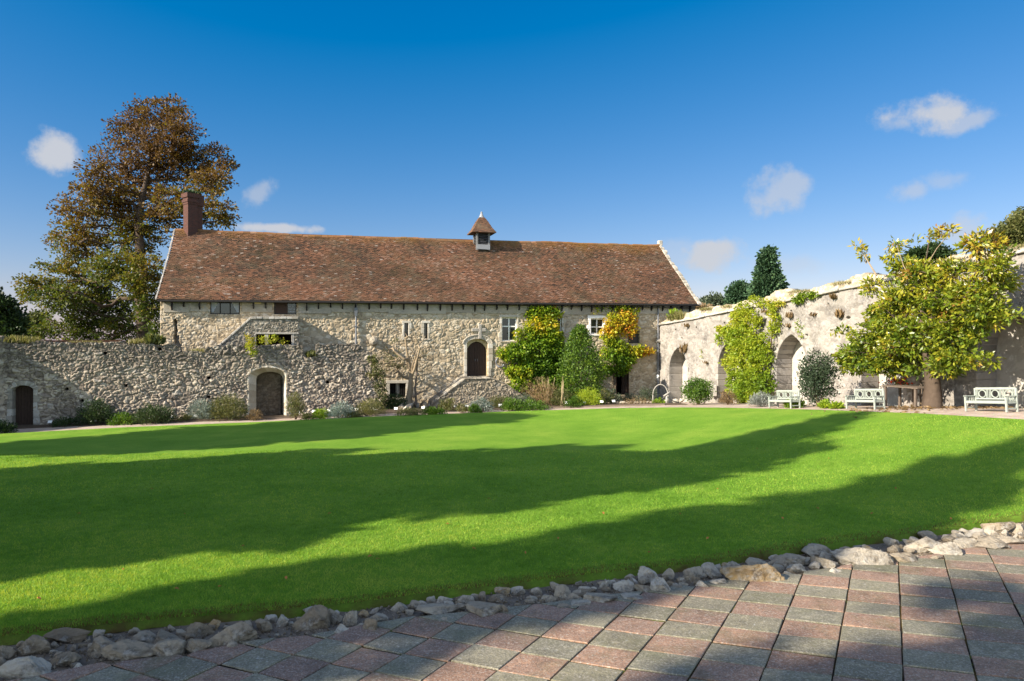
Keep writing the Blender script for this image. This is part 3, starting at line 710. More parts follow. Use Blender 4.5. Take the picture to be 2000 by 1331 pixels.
# ---- windows and doors
def frame_rect(P, r, w, n0, n1, mb, tone=.5, sill=True):
    u0, u1, z0, z1 = r
    mb.fbox(P, u0-w, u0, z0, z1, n0, n1, tone); mb.fbox(P, u1, u1+w, z0, z1, n0, n1, tone+.1)
    mb.fbox(P, u0-w, u1+w, z1, z1+w, n0, n1+.004, tone+.2)
    if sill: mb.fbox(P, u0-w, u1+w, z0-w*.9, z0, n0, n1+.02, tone-.1)
def window(r, mull, trans, mat, depth, label=None, fw=.05, bar=.045, surround=None, sw=.14, curt=False, glass=None, panes=True):
    u0, u1, z0, z1 = r
    mb = MB(); frame_rect(FAC, (u0+fw, u1-fw, z0+fw, z1-fw), fw, -depth-.05, -depth+.03, mb)
    w = mb.build('window', mat, HOUSE, bevel=.006)
    if label: w['label'] = label
    if mat is M_DRESS: add_mortar(w)
    n = mull+1
    for i in range(1, n):
        mbb = MB(); u = u0+(u1-u0)*i/n; mbb.fbox(FAC, u-bar/2, u+bar/2, z0+fw, z1-fw, -depth-.045, -depth+.04)
        if i < n-1: mo = mbb.build('mullion', mat, w); add_mortar(mo)
    if n == 1: mbb = MB()
    if trans: zz = z0+(z1-z0)*trans; mbb.fbox(FAC, u0+fw, u1-fw, zz-bar/2, zz+bar/2, -depth-.048, -depth+.036)
    if mbb.v: mo = mbb.build('mullion', mat, w); add_mortar(mo)
    g = MB(); g.fbox(FAC, u0+fw*.5, u1-fw*.5, z0+fw*.5, z1-fw*.5, -depth-.03, -depth-.015); g.build('pane', glass or M_GLASS, w)
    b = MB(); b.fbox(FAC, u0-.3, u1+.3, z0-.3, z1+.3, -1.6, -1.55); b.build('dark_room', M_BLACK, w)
    if surround is not None:
        s = MB(); rg = random.Random(int(u0*100))
        z = z0-.02
        while z < z1:
            h = min(rg.uniform(.22, .34), z1-z)
            for sd in (-1, 1):
                ww = sw*rg.choice((.7, 1, 1.5)); ua, ub = (u0-ww, u0+.005) if sd < 0 else (u1-.005, u1+ww)
                s.fbox(FAC, ua, ub, z, z+h-.006, -depth-.04, .055+rg.uniform(0, .012), rg.random())
            z += h
        s.fbox(FAC, u0-sw*1.2, u1+sw*1.2, z1, z1+sw*1.05, -depth-.04, .068, rg.random()); s.fbox(FAC, u0-sw, u1+sw, z0-sw*.7, z0-.021, -depth-.04, .085, rg.random())
        so = s.build('surround', surround, w, bevel=.012); add_mortar(so)
    if curt:
        c = MB(); n = mull+1
        for i, side in ((0, -1), (2, 1)):
            a, b2 = u0+(u1-u0)*i/n+.05, u0+(u1-u0)*(i+1)/n-.05
            if side < 0: tri = [(a, z1-.08), (a+.36, z1-.08), (a+.10, z0+.12), (a, z0+.12)]
            else: tri = [(b2, z1-.08), (b2-.36, z1-.08), (b2-.10, z0+.12), (b2, z0+.12)]
            c = MB(); c.fprism(FAC, tri, -depth-.014, -depth-.006); c.build('curtain', M_CURT, w)
    return w
window(RW_LEFT, 2, 0, M_OAK, .12, 'dark framed casement with three lights and tied-back curtains', curt=True)
w = window(RW_WIDE, 0, 0, M_OAK, .12, 'dark framed opening, half open with one glazed half')
u0, u1, z0, z1 = RW_WIDE
mb = MB(); mb.fbox(FAC, u0+.06, u0+(u1-u0)*.60, z0+.05, z1-.05, -.11, -.07); mb.build('shutter', M_WOOD, w)
mb = MB()
for i in range(1, 5): z = z0+(z1-z0)*i/5; mb.fbox(FAC, u0+(u1-u0)*.63, u1-.06, z-.008, z+.008, -.12, -.10)
mb.build('glazing_bar', M_CURT, w)
M_SURR = M_DRESS
for r in (R_LAN1, R_LAN2): window(r, 0, 0, M_OAK, .22, 'narrow slit window in pale stone dressings', fw=.02, surround=M_SURR, sw=.12)
window(R_CROSSW, 1, .62, M_WHITE, .13, 'mullioned window with white stone cross bars', fw=.06, bar=.07, surround=M_SURR, sw=.13)
window(R_BLUE, 0, 0, M_WHITE, .14, fw=.05, surround=M_SURR, sw=.16)
window(R_TWIN, 1, .45, M_WHITE, .13, 'white barred window half behind the orange creeper', fw=.06, bar=.06, surround=m_plain('white_surround', (.72, .70, .66), .7, .2, .08), sw=.17)
window(R_SHUT, 0, 0, M_SHUT, .12, fw=.05, glass=M_SHUT)
w = window(R_LOW, 1, 0, M_DRESS, .16, 'low twin cellar window with stone mullion', fw=.02, bar=.18, surround=M_SURR, sw=.16, glass=M_BLACK)
# iron bars across it
u0, u1, z0, z1 = R_LOW; mb = MB()
for i in range(10): u = u0+(u1-u0)*(i+.5)/10; mb.tube([FAC.p(u, z0, -.1), FAC.p(u, z1, -.1)], .010, 5)
mb.build('window_bar', M_OAK, w)
# slit backing
mb = MB(); mb.fbox(FAC, us_-.3, ue_+.3, rs[2]-.2, rs[3]+.3, -.62, -.55, .35); o = mb.build('slit_backing', M_NICHE, HOUSE); add_mortar(o)
# the main door
o = arch_surround(FAC, uD, hwD, zD0, zDs, zDt-zDs, .22, -.12, .065, 'door_surround', M_DRESS, HOUSE, seed=4, inner=.0)
ui, zi = hwD-.06, 0
hood = MB(); cv = arch_curve(uD, hwD+.20, zDs+.02, zDt-zDs+.18, 8); cv2 = arch_curve(uD, hwD+.27, zDs+.02, zDt-zDs+.25, 8)
for i in range(len(cv)-1): hood.fprism(FAC, [cv[i], cv[i+1], cv2[i+1], cv2[i]], .0, .11, .3)
ho = hood.build('hood_mould', M_DRESS, HOUSE, bevel=.015); add_mortar(ho)
# inner pointed frame behind, filling the head
hw2 = hwD-.035; zs2 = FAC.uz(932, 688.5)[1]; zt2 = max(FAC.uz(932, 667)[1], zs2+hw2*1.04)
inn = MB(); ci = arch_curve(uD, hw2, zs2, zt2-zs2, 9)
outer = arch_curve(uD, hwD+.02, zDs, zDt-zDs+.02, 9)
outer = [(u, max(z, zs2)) for u, z in outer]; outer[0] = (uD-hwD-.02, zs2); outer[-1] = (uD+hwD+.02, zs2)
for i in range(len(ci)-1): inn.fprism(FAC, [ci[i], ci[i+1], outer[i+1], outer[i]], -.5, -.20, .6)
for s in (-1, 1): a, b2 = uD+s*hw2, uD+s*(hwD+.02); inn.fbox(FAC, min(a, b2), max(a, b2), zD0, zs2, -.5, -.2, .6)
io = inn.build('door_arch', m_rubble('yellow_stone', [(0, (.50, .40, .22)), (1, (.58, .48, .29))], (.4, .32, .2), dark_amt=.2), HOUSE); add_mortar(io)
dm = MB(); n = 12
for i in range(n):
    ua, ub = uD-hw2+2*hw2*i/n, uD-hw2+2*hw2*(i+1)/n
    def ht(u): 
        lo, hi = zs2, zt2
        zz = np.linspace(lo, hi, 60); hh = arch_half(zz, zs2, hw2, zt2-zs2); m = hh >= abs(u-uD)-1e-6
        return float(zz[m].max()) if m.any() else lo
    g = .006 if i != n//2-1 and i != n//2 else .009
    dm.fprism(FAC, [(ua+g, zD0+.01), (ub-g, zD0+.01), (ub-g, ht(ub)), (ua+g, ht(ua))], -.40, -.33+random.Random(i).uniform(0, .012), .5)
door = dm.build('door', M_WOOD, HOUSE); door['label'] = 'dark oak double door in a pointed arch'
hb = MB()
for s in (-1, 1):
    u = uD+s*.07; hb.tube([FAC.p(u-.03*s, zD0+.98, -.31), FAC.p(u, zD0+.98, -.27), FAC.p(u, zD0+.86, -.27)], .015, 6)
hb.build('handle', M_IRON, door)
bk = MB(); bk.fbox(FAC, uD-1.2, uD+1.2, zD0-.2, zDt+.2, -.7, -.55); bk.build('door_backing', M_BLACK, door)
# doorway with open dark door on the right
dd = MB(); frame_rect(FAC, (R_DARK[0]+.05, R_DARK[1]-.05, R_DARK[2], R_DARK[3]-.05), .05, -.1, .07, dd, sill=False)
d2 = dd.build('door', M_WOOD, HOUSE); d2['label'] = 'open plank door in a dark doorway below the creeper'
lf = MB(); ua = R_DARK[0]+(R_DARK[1]-R_DARK[0])*.62
for i in range(4): lf.fbox(FAC, ua+.07*i, ua+.07*i+.064, R_DARK[2]+.03, R_DARK[3]-.06, -.30+.05*i, -.26+.05*i)
lf.build('leaf', M_WOOD, d2)
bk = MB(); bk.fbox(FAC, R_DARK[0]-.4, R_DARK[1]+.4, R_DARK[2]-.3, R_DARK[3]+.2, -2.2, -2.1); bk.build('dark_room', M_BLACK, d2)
# stone cross over the door
cx, cz = FAC.uz(937, 645); c = MB()
c.fbox(FAC, cx-.10, cx+.10, FAC.uz(937, 662)[1], FAC.uz(937, 633)[1], .0, .13, .3)
c.fbox(FAC, FAC.u_at(920.5), cx-.10, cz-.09, cz+.12, .0, .125, .2); c.fbox(FAC, cx+.10, FAC.u_at(949), cz-.09, cz+.12, .0, .125, .35)
co = c.build('stone_cross', M_GREYSTONE, HOUSE, bevel=.03); add_mortar(co)
# carved head and lamp
u, z = FAC.uz(729, 667); c = MB(); c.tube([FAC.p(u, z, 0), FAC.p(u+.02, z+.03, .2), FAC.p(u+.03, z-.02, .38), FAC.p(u+.03, z-.07, .5)], [.26, .24, .20, .10], 9, .6)
c.tube([FAC.p(u-.02, z+.16, .1), FAC.p(u, z+.26, .22)], [.12, .05], 7, .7)
co = c.build('carved_corbel', M_STAIR, HOUSE, bevel=.0); add_mortar(co)
u, z = FAC.uz(503, 590.5); c = MB(); c.fbox(FAC, u-.19, u+.19, z-.06, z+.05, .06, .2); c.build('wall_lamp', M_LAMPY, HOUSE, bevel=.02)
def drainpipe(px, ytop, ybot, hop=True):
    c = MB(); u, zt = FAC.uz(px, ytop); zb = FAC.uz(px, ybot)[1]
    c.tube([FAC.p(u, zt+.02, .30), FAC.p(u, zt-.12, .16), FAC.p(u, zt-.2, .13)], .045, 8)
    if hop: c.box8([FAC.p(u-.06, zt-.72, .07), FAC.p(u+.06, zt-.72, .07), FAC.p(u+.06, zt-.72, .2), FAC.p(u-.06, zt-.72, .2), FAC.p(u-.10, zt-.28, .06), FAC.p(u+.10, zt-.28, .06), FAC.p(u+.10, zt-.28, .26), FAC.p(u-.10, zt-.28, .26)])
    c.tube([FAC.p(u, zt-.2, .13), FAC.p(u, zb, .12)], .05, 8)
    z = zt-1.3
    while z > zb+.2: c.fbox(FAC, u-.075, u+.075, z, z+.05, .05, .19); z -= 1.4
    return c.build('drainpipe', M_IRON, HOUSE)
drainpipe(695, 592, 760); d = drainpipe(1283.5, 596, 785, False); 
# ---- chimney
def build_chimney():
    base = Vector(roof_pt(np.float64(FAC.u_at(0)*0+1.05), np.float64(.985)))
    c = at(372, 447, 40.9); cx, cy = c.x, c.y; zb = 8.6
    top = EYE+(665-378)/F*40.9
    mb = MB(); rg = random.Random(1)
    def ring(r, z0, z1, rot, ox=0, oy=0, r2=None):
        r2 = r2 or r; p = [(cx+ox+r*math.cos(rot+k*math.pi/2), cy+oy+r*math.sin(rot+k*math.pi/2)) for k in range(4)]; q = [(cx+ox+r2*math.cos(rot+k*math.pi/2), cy+oy+r2*math.sin(rot+k*math.pi/2)) for k in range(4)]
        mb.box8([(x, y, z0) for x, y in p]+[(x, y, z1) for x, y in q], .5)
    rot = math.atan2(-1, .10)
    ring(.40, zb, top-.66, rot)
    ring(.44, top-.66, top-.54, rot); ring(.49, top-.54, top-.40, rot); ring(.43, top-.40, top-.27, rot); ring(.52, top-.27, top-.02, rot)
    ring(.38, zb, top-.67, rot, .16, .34); ring(.47, top-.67, top-.05, rot, .16, .34)
    ch = mb.build('chimney', M_BRICK, HOUSE); ch['label'] = 'diamond-set red brick chimney with corbelled top'
    rgn = np.random.default_rng(3); P = np.stack([cx+rgn.normal(0, .25, 260), cy+rgn.normal(0, .25, 260), np.full(260, top+.03)+rgn.random(260)*.10], -1)
    return ch, P
CHIM, CHIM_P = build_chimney()
# ---- cupola
def build_cupola():
    Y = 45.2; k = Y/F
    def pt(px, py, dy=0): return at(px, py, Y+dy)
    cxp = 940.5; c = at(cxp, 465, Y); hw = .39; zt = EYE+(665-449)*k; zb = EYE+(665-484)*k
    ux, uy = FAC.u, nb
    def q(a, b, z): v = c+ux*a+uy*b; return (v.x, v.y, z)
    mb = MB()
    for a in (-1, 1):
        for b in (-1, 1): mb.box8([q(a*hw-.06, b*hw-.06, zb-.2), q(a*hw+.06, b*hw-.06, zb-.2), q(a*hw+.06, b*hw+.06, zb-.2), q(a*hw-.06, b*hw+.06, zb-.2), q(a*hw-.06, b*hw-.06, zt), q(a*hw+.06, b*hw-.06, zt), q(a*hw+.06, b*hw+.06, zt), q(a*hw-.06, b*hw+.06, zt)])
    M_LEADG = m_plain('grey_boards', (.17, .17, .165), .7, .2, .25)
    cu = mb.build('cupola', M_LEADG, HOUSE); cu['label'] = 'louvred wooden cupola with a pointed tiled cap'
    lv = MB(); n = 9
    for i in range(n):
        z0 = zb+.22+(zt-zb-.25)*i/n; h = (zt-zb-.25)/n
        for b in (-1, 1):
            lv.box8([q(-hw+.06, b*(hw+.03), z0), q(hw-.06, b*(hw+.03), z0), q(hw-.06, b*(hw-.06), z0+h*.55), q(-hw+.06, b*(hw-.06), z0+h*.55), q(-hw+.06, b*(hw+.03), z0+.02), q(hw-.06, b*(hw+.03), z0+.02), q(hw-.06, b*(hw-.06), z0+h*.55+.02), q(-hw+.06, b*(hw-.06), z0+h*.55+.02)])
            lv.box8([q(b*(hw+.03), -hw+.06, z0), q(b*(hw+.03), hw-.06, z0), q(b*(hw-.06), hw-.06, z0+h*.55), q(b*(hw-.06), -hw+.06, z0+h*.55), q(b*(hw+.03), -hw+.06, z0+.02), q(b*(hw+.03), hw-.06, z0+.02), q(b*(hw-.06), hw-.06, z0+h*.55+.02), q(b*(hw-.06), -hw+.06, z0+h*.55+.02)])
    lv.box8([q(-hw+.07, -hw+.12, zb-.2), q(hw-.07, -hw+.12, zb-.2), q(hw-.07, hw-.12, zb-.2), q(-hw+.07, hw-.12, zb-.2), q(-hw+.07, -hw+.12, zt), q(hw-.07, -hw+.12, zt), q(hw-.07, hw-.12, zt), q(-hw+.07, hw-.12, zt)])
    lv.build('louvre', m_plain('louvre_boards', (.06, .062, .066), .7, .2, .3), cu)
    sk = MB(); sk.box8([q(-hw-.02, -hw-.09, zb-.14), q(hw+.05, -hw-.09, zb-.16), q(hw+.05, -hw-.03, zb-.1), q(-hw-.02, -hw-.03, zb-.1), q(-hw-.02, -hw-.09, zb+.16), q(hw+.05, -hw-.09, zb+.14), q(hw+.05, -hw-.03, zb+.16), q(-hw-.02, -hw-.03, zb+.16)])
    sk.build('lead_skirt', m_plain('lead', (.24, .245, .25), .5, .4, .15), cu)
    rf = MB(); prof = [(.75, EYE+(665-455)*k-.02), (.55, EYE+(665-447)*k), (.33, EYE+(665-434)*k), (.13, EYE+(665-424.5)*k)]
    rg = random.Random(5); ro = None
    for (r0, z0), (r1, z1) in zip(prof[:-1], prof[1:]):
        m = 5
        for j in range(m):
            ra, za = r0+(r1-r0)*j/m, z0+(z1-z0)*j/m; rb, zbb = r0+(r1-r0)*(j+1)/m, z0+(z1-z0)*(j+1)/m
            for (sx, sy, tx, ty) in ((-1,-1,1,-1), (1,-1,1,1), (1,1,-1,1), (-1,1,-1,-1)):
                nn = 8
                for t in range(nn):
                    f0, f1 = t/nn, (t+1)/nn
                    def e(r, f): return (sx+(tx-sx)*f)*r, (sy+(ty-sy)*f)*r
                    A, B, C2, D = e(ra+.03, f0), e(ra+.03, f1), e(rb, f1), e(rb, f0)
                    rf.poly([q(*A, za+rg.uniform(0, .02)), q(*B, za+rg.uniform(0, .02)), q(*C2, zbb), q(*D, zbb), q(*A, za-.04), q(*B, za-.04)], [(0,1,2,3), (4,5,1,0)], min(.94, max(0, rg.gauss(.4, .2))))
    rf.poly([q(-.75, -.75, prof[0][1]-.05), q(.75, -.75, prof[0][1]-.05), q(.75, .75, prof[0][1]-.05), q(-.75, .75, prof[0][1]-.05)], [(3, 2, 1, 0)], .1)
    rf.build('cap_roof', M_CAP, cu)
    fn = MB(); za = EYE+(665-425)*k
    v0 = c.copy(); v0.z = za-.05; v1 = c.copy(); v1.z = EYE+(665-416)*k; v2 = c.copy(); v2.z = EYE+(665-413)*k
    fn.tube([v0, v1], [.20, .05], 8); fn.tube([v1, v1+Vector((0, 0, .03)), v2], [.07, .07, .02], 8); fn.build('finial', bpy.data.materials['lead'], cu)
build_cupola()
# ---- covered stair at the left, built out from the front
PS = FAC.shifted(.95)
PORCH = thing('stair_porch', 'grey stone covered stair block with sloping coping built against the house front', 'stair', PS.p(PS.u_at(505), 0))
SP = [(424, 676), (490, 618.5), (583, 618.5)]
def px_top(P, pts):
    A = [P.uz(x, y) for x, y in pts]; ua = np.array([a[0] for a in A]); za = np.array([a[1] for a in A])
    return lambda u: np.interp(np.asarray(u), ua, za)
st = px_top(PS, SP)
ra = rect(PS, 499.5, 653, 517.5, 674); rb2 = rect(PS, 524.5, 653, 569, 674)
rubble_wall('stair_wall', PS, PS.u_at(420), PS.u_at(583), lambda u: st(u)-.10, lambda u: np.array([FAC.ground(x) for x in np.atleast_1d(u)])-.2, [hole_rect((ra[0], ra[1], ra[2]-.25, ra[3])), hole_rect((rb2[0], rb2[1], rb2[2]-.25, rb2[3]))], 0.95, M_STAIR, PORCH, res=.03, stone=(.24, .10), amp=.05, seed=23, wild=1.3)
mb = MB(); rg = random.Random(6)
for (xa, ya), (xb, yb) in zip(SP[:-1], SP[1:]):
    n = 7 if xb < 500 else 8
    for i in range(n):
        p0, p1 = PS.uz(xa+(xb-xa)*i/n, ya+(yb-ya)*i/n), PS.uz(xa+(xb-xa)*(i+.96)/n, ya+(yb-ya)*(i+.96)/n); d = rg.uniform(.11, .14)
        mb.fprism(PS, [(p0[0], p0[1]-d), (p1[0], p1[1]-d), p1, p0], -.92, .07+rg.uniform(0, .02), rg.random())
o = mb.build('coping', M_GREYSTONE, PORCH, bevel=.015); add_mortar(o)
for (a0, a1, yb) in ((497.2, 500, 676), (517.6, 524.4, 676), (569.2, 574.5, 676)):
    mb = MB(); r = rect(PS, a0, 652.5, a1, yb); mb.fbox(PS, r[0], r[1], r[2], r[3], -.35, .03, .7); o = mb.build('pillar', M_GREYSTONE, PORCH, bevel=.015); add_mortar(o)
mb = MB(); r = rect(PS, 498, 649.5, 583.5, 652.5); mb.fbox(PS, r[0], r[1], r[2], r[3], -.5, .06, .5); o = mb.build('lintel', M_GREYSTONE, PORCH, bevel=.012); add_mortar(o)
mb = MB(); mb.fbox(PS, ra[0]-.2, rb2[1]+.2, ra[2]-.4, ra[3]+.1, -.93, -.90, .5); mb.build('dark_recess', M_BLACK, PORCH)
# ---- stone steps to the main door
PT = FAC.shifted(1.7)
STEPS = thing('stone_steps', 'stone steps with a sloping side wall rising to the oak door', 'steps', PT.p(PT.u_at(932), 0))
TP = [(846, 784), (907, 739), (958, 737.5), (985, 747), (1036, 782)]
tt = px_top(PT, TP)
rubble_wall('steps_wall', PT, PT.u_at(845), PT.u_at(1037), lambda u: tt(u)-.06, lambda u: np.array([FAC.ground(x) for x in np.atleast_1d(u)])-.3, [], 1.68, M_STEPS, STEPS, res=.03, stone=(.26, .13), amp=.06, seed=37, wild=1.3)
mb = MB(); rg = random.Random(16)
for (xa, ya), (xb, yb), n in zip(TP[:-1], TP[1:], (9, 5, 3, 7)):
    for i in range(n):
        p0, p1 = PT.uz(xa+(xb-xa)*i/n, ya+(yb-ya)*i/n), PT.uz(xa+(xb-xa)*(i+.95)/n, ya+(yb-ya)*(i+.95)/n); d = rg.uniform(.10, .14) if xa < 900 else .07
        mb.fprism(PT, [(p0[0], p0[1]-d), (p1[0], p1[1]-d), (p1[0], p1[1]+rg.uniform(-.015, .015)), p0], -1.6, .06+rg.uniform(0, .03), rg.random())
o = mb.build('coping', M_STAIR, STEPS, bevel=.02); add_mortar(o)
# ------------------------------------------------------------------ ruined garden wall with arched doorway
GWALL = thing('garden_wall', 'rough grey rubble wall with broken top and tall arched doorway in front of the house', 'wall', GW.p(6, Tz(*GW.p(6, 0).xy)))
GTOP = [(-60, 667), (-20, 668), (0, 672), (30, 669), (60, 671), (90, 667), (140, 670), (200, 669), (236, 667), (243, 672), (290, 673), (330, 671), (351, 675), (353, 686), (398, 687), (405, 677), (440, 674), (488, 675), (520, 674.5), (560, 674), (591, 675), (592.5, 697), (600, 700), (616, 696), (617.5, 674), (660, 671), (697, 673), (706, 675), (714, 684), (722, 690), (728, 700), (733, 712), (737, 730), (741, 760), (745, 800)]
gt = px_top(GW, GTOP)
ug0, ug1 = GW.u_at(-2), GW.u_at(746)
uA = (GW.u_at(486.5)+GW.u_at(559))/2; hwA = (GW.u_at(559)-GW.u_at(486.5))/2; zA0 = GW.ground(uA)-.02; zAs = GW.uz(526, 735)[1]; zAt = GW.uz(526, 717.5)[1]
GI = GW.shifted(-.55); uI = (GI.u_at(500.5)+GI.u_at(552.5))/2; hwI = (GI.u_at(552.5)-GI.u_at(500.5))/2; zIs = GI.uz(526, 740)[1]; zIt = GI.uz(526, 726)[1]
uB0, uB1 = GW.u_at(24), GW.u_at(66); uB = (uB0+uB1)/2; hwB = (uB1-uB0)/2; zB0 = GW.ground(uB)-.05; zBs = GW.uz(45, 762)[1]; zBt = GW.uz(45, 752)[1]
def rag(U, Z): return np.zeros(U.shape, bool)
rngh = random.Random(12); putlogs = []
for px, py in ((246, 753), (408, 738), (408, 775), (312, 682), (130, 760), (205, 690), (640, 747), (160, 783)):
    u, z = GW.uz(px, py); putlogs.append((u-.09, u+.09, z-.07, z+.08))
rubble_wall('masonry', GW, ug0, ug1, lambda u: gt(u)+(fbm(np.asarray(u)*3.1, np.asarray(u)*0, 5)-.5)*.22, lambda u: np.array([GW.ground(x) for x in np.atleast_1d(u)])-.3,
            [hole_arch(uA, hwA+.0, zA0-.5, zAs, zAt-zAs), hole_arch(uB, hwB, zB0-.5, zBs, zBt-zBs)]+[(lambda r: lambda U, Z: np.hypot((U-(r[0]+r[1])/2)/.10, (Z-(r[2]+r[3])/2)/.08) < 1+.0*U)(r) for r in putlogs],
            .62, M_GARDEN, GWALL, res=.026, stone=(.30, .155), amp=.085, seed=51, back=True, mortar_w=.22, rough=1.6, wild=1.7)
mb = MB()
for r in putlogs: mb.fbox(GW, r[0]-.1, r[1]+.1, r[2]-.1, r[3]+.1, -.5, -.35)
mb.build('putlog_hole', M_BLACK, GWALL)
o = arch_surround(GW, uA, hwA, zA0-.2, zAs, zAt-zAs, .07, -.10, .03, 'doorway_arch', M_DRESS, GWALL, seed=9, inner=.012)
# splayed reveal from the face to the narrower inner arch
co, ci = arch_curve(uA, hwA, zAs, zAt-zAs, 9), arch_curve(uI, hwI, zIs, zIt-zIs, 9)
co = [(uA-hwA, z) for z in np.linspace(zA0-.2, zAs, 8)[:-1]]+co+[(uA+hwA, z) for z in np.linspace(zAs, zA0-.2, 8)[1:]]
ci = [(uI-hwI, z) for z in np.linspace(zA0-.2, zIs, 8)[:-1]]+ci+[(uI+hwI, z) for z in np.linspace(zIs, zA0-.2, 8)[1:]]
mb = MB(); rg = random.Random(4)
for k in range(len(co)-1):
    (a0, b0), (a1, b1), (c1, d1), (c0, d0) = co[k], co[k+1], ci[k+1], ci[k]; e = .10
    def ex(u, z, uc, s): return (u+(e if u > uc else -e)*s, z+ (e*s if z > zAs-.01 else 0))
    o0, o1 = ex(a0, b0, uA, 1), ex(a1, b1, uA, 1); i0, i1 = ex(c0, d0, uI, 3), ex(c1, d1, uI, 3)
    mb.box8([GW.p(a0, b0, .02), GW.p(a1, b1, .02), GW.p(c1, d1, -.58), GW.p(c0, d0, -.58), GW.p(*o0, .0), GW.p(*o1, .0), GW.p(*i1, -.6), GW.p(*i0, -.6)], rg.random())
o = mb.build('doorway_reveal', M_DRESS, GWALL); add_mortar(o)
o = arch_surround(GW, uB, hwB, zB0-.2, zBs, zBt-zBs, .2, -.5, .05, 'doorway_arch', M_GREYSTONE, GWALL, seed=19, inner=.012)
mb = MB(); 
for i in range(7): w = 2*hwB/7; mb.fbox(GW, uB-hwB+w*i+.004, uB-hwB+w*(i+1)-.004, zB0, zBt-.02, -.42, -.37)
d = mb.build('door', M_WOOD, GWALL); d['label'] = 'dark plank door in the shaded corner'
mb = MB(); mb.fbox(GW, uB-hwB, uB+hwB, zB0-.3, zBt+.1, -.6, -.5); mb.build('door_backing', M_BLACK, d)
# the yard wall seen through the big doorway, turned to the light on one side
q = GW.shifted(-.95)
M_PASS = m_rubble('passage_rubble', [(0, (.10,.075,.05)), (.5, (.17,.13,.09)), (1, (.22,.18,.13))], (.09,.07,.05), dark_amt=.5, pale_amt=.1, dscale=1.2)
def flat_u(P, a, b): return lambda u: np.full(np.shape(u), b)
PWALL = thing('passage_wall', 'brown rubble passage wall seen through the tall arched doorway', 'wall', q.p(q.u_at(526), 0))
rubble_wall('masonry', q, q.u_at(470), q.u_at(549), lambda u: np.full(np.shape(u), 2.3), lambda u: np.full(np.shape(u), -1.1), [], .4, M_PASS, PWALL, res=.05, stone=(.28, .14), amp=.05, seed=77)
# side wall that closes the lawn on the left, meeting the garden wall in the dark corner
c0 = GW.p(GW.u_at(7), 0); SW = Plane((c0.x-.30*26-5.5, c0.y-22.5), (c0.x, c0.y))
ub_, ue2 = q.u_at(478), q.u_at(600)
mb = MB(); mb.fbox(q, ub_, ue2, zAt+.22, zAt+.40, -.05, .30, .4); o = mb.build('passage_shade_slab', M_STAIR, PWALL); add_mortar(o)  # unseen slab added over the passage to darken the doorway
SWALL = thing('side_wall', 'dark shaded rubble wall end at the left edge of the lawn', 'wall', SW.p(SW.L, 0))
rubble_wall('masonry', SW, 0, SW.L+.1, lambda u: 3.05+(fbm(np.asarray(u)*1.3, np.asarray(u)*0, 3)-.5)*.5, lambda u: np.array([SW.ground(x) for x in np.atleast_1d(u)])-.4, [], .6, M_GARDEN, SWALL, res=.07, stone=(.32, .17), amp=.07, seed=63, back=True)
# low brick wall behind with a tiled coping
BWP = Plane(tuple(at(40, 0, 34).xy), tuple(at(270, 0, 37.5).xy))
BW = thing('brick_wall', 'red brick wall coping showing above the rubble wall below the big tree', 'wall', BWP.p(3, 0))
mb = MB(); zt = BWP.uz(150, 664.2)[1]; mb.fbox(BWP, BWP.u_at(72), BWP.u_at(237), -1.2, zt-.13, -.35, 0); mb.build('brickwork', M_BRICK, BW)
mb = MB(); rg = random.Random(3); u = BWP.u_at(71)
while u < BWP.u_at(237): mb.fbox(BWP, u, u+.21, zt-.13, zt+rg.uniform(-.012, .012), -.4, .05, rg.uniform(.3, .9)); u += .222
mb.build('coping', M_TILE, BW)
# ------------------------------------------------------------------ arcaded wall on the right
AWALL = thing('arcaded_wall', 'tall pale ruined wall with pointed blind arches along the right of the lawn', 'wall', RW.p(8, Tz(*RW.p(8, 0).xy)))
STR = [(1290, 634.5), (1352, 624), (1436, 606.5), (1540, 588), (1603, 575.5), (1659, 564), (1714, 552), (1843, 529), (1896, 518.5), (1982, 497.5), (2100, 468), (2290, 420)]
RTOP = [(1290, 629), (1320, 615), (1340, 609), (1352, 607), (1380, 600), (1421, 595), (1458, 588), (1481, 582), (1508, 569), (1524, 562), (1547, 565), (1559, 568), (1582, 563), (1605, 556), (1639, 547), (1660, 538), (1681, 533), (1704, 536), (1714, 535), (1760, 527), (1828, 509), (1848, 495), (1862, 493), (1895, 495), (1940, 491), (1969, 485), (2000, 476), (2100, 448), (2290, 395)]
sf, rf_ = px_top(RW, STR), px_top(RW, RTOP)
ur0, ur1 = .05, RW.u_at(2240)
RG = lambda u: np.array([RW.ground(x) for x in np.atleast_1d(u)])
NCH = []
for px in (1325, 1425, 1545.5, 1722, 1966): NCH.append(RW.u_at(px))
HWN = 1.03
hl = []
for i, u in enumerate(NCH):
    g = RW.ground(u); hl.append(hole_arch(u, HWN, g-1, g+1.82, 1.42))
rg = random.Random(44); PUT = []
for px, py in ((1319, 645), (1332, 661), (1415, 631), (1400, 672), (1372, 690), (1488, 637), (1530, 595), (1575, 655), (1618, 596), (1583, 616), (1635, 612), (1657, 620), (1697, 600), (1353, 730), (1545, 610), (1360, 640), (1850, 570), (1890, 600)):
    u, z = RW.uz(px, py); PUT.append((u, z, rg.uniform(.06, .13), rg.uniform(.06, .12)))
hl += [(lambda q: lambda U, Z: np.hypot((U-q[0])/q[2], (Z-q[1])/q[3])+.5*(vn(U*12, Z*12, 3)-.5) < 1)(q) for q in PUT]
rubble_wall('masonry', RW, ur0, ur1, sf, lambda u: RG(u)-.3, hl, .98, M_ARCADE, AWALL, res=.036, stone=(.36, .18), amp=.016, seed=83, course=.6, rough=.8, mortar_w=.13)
mb = MB()
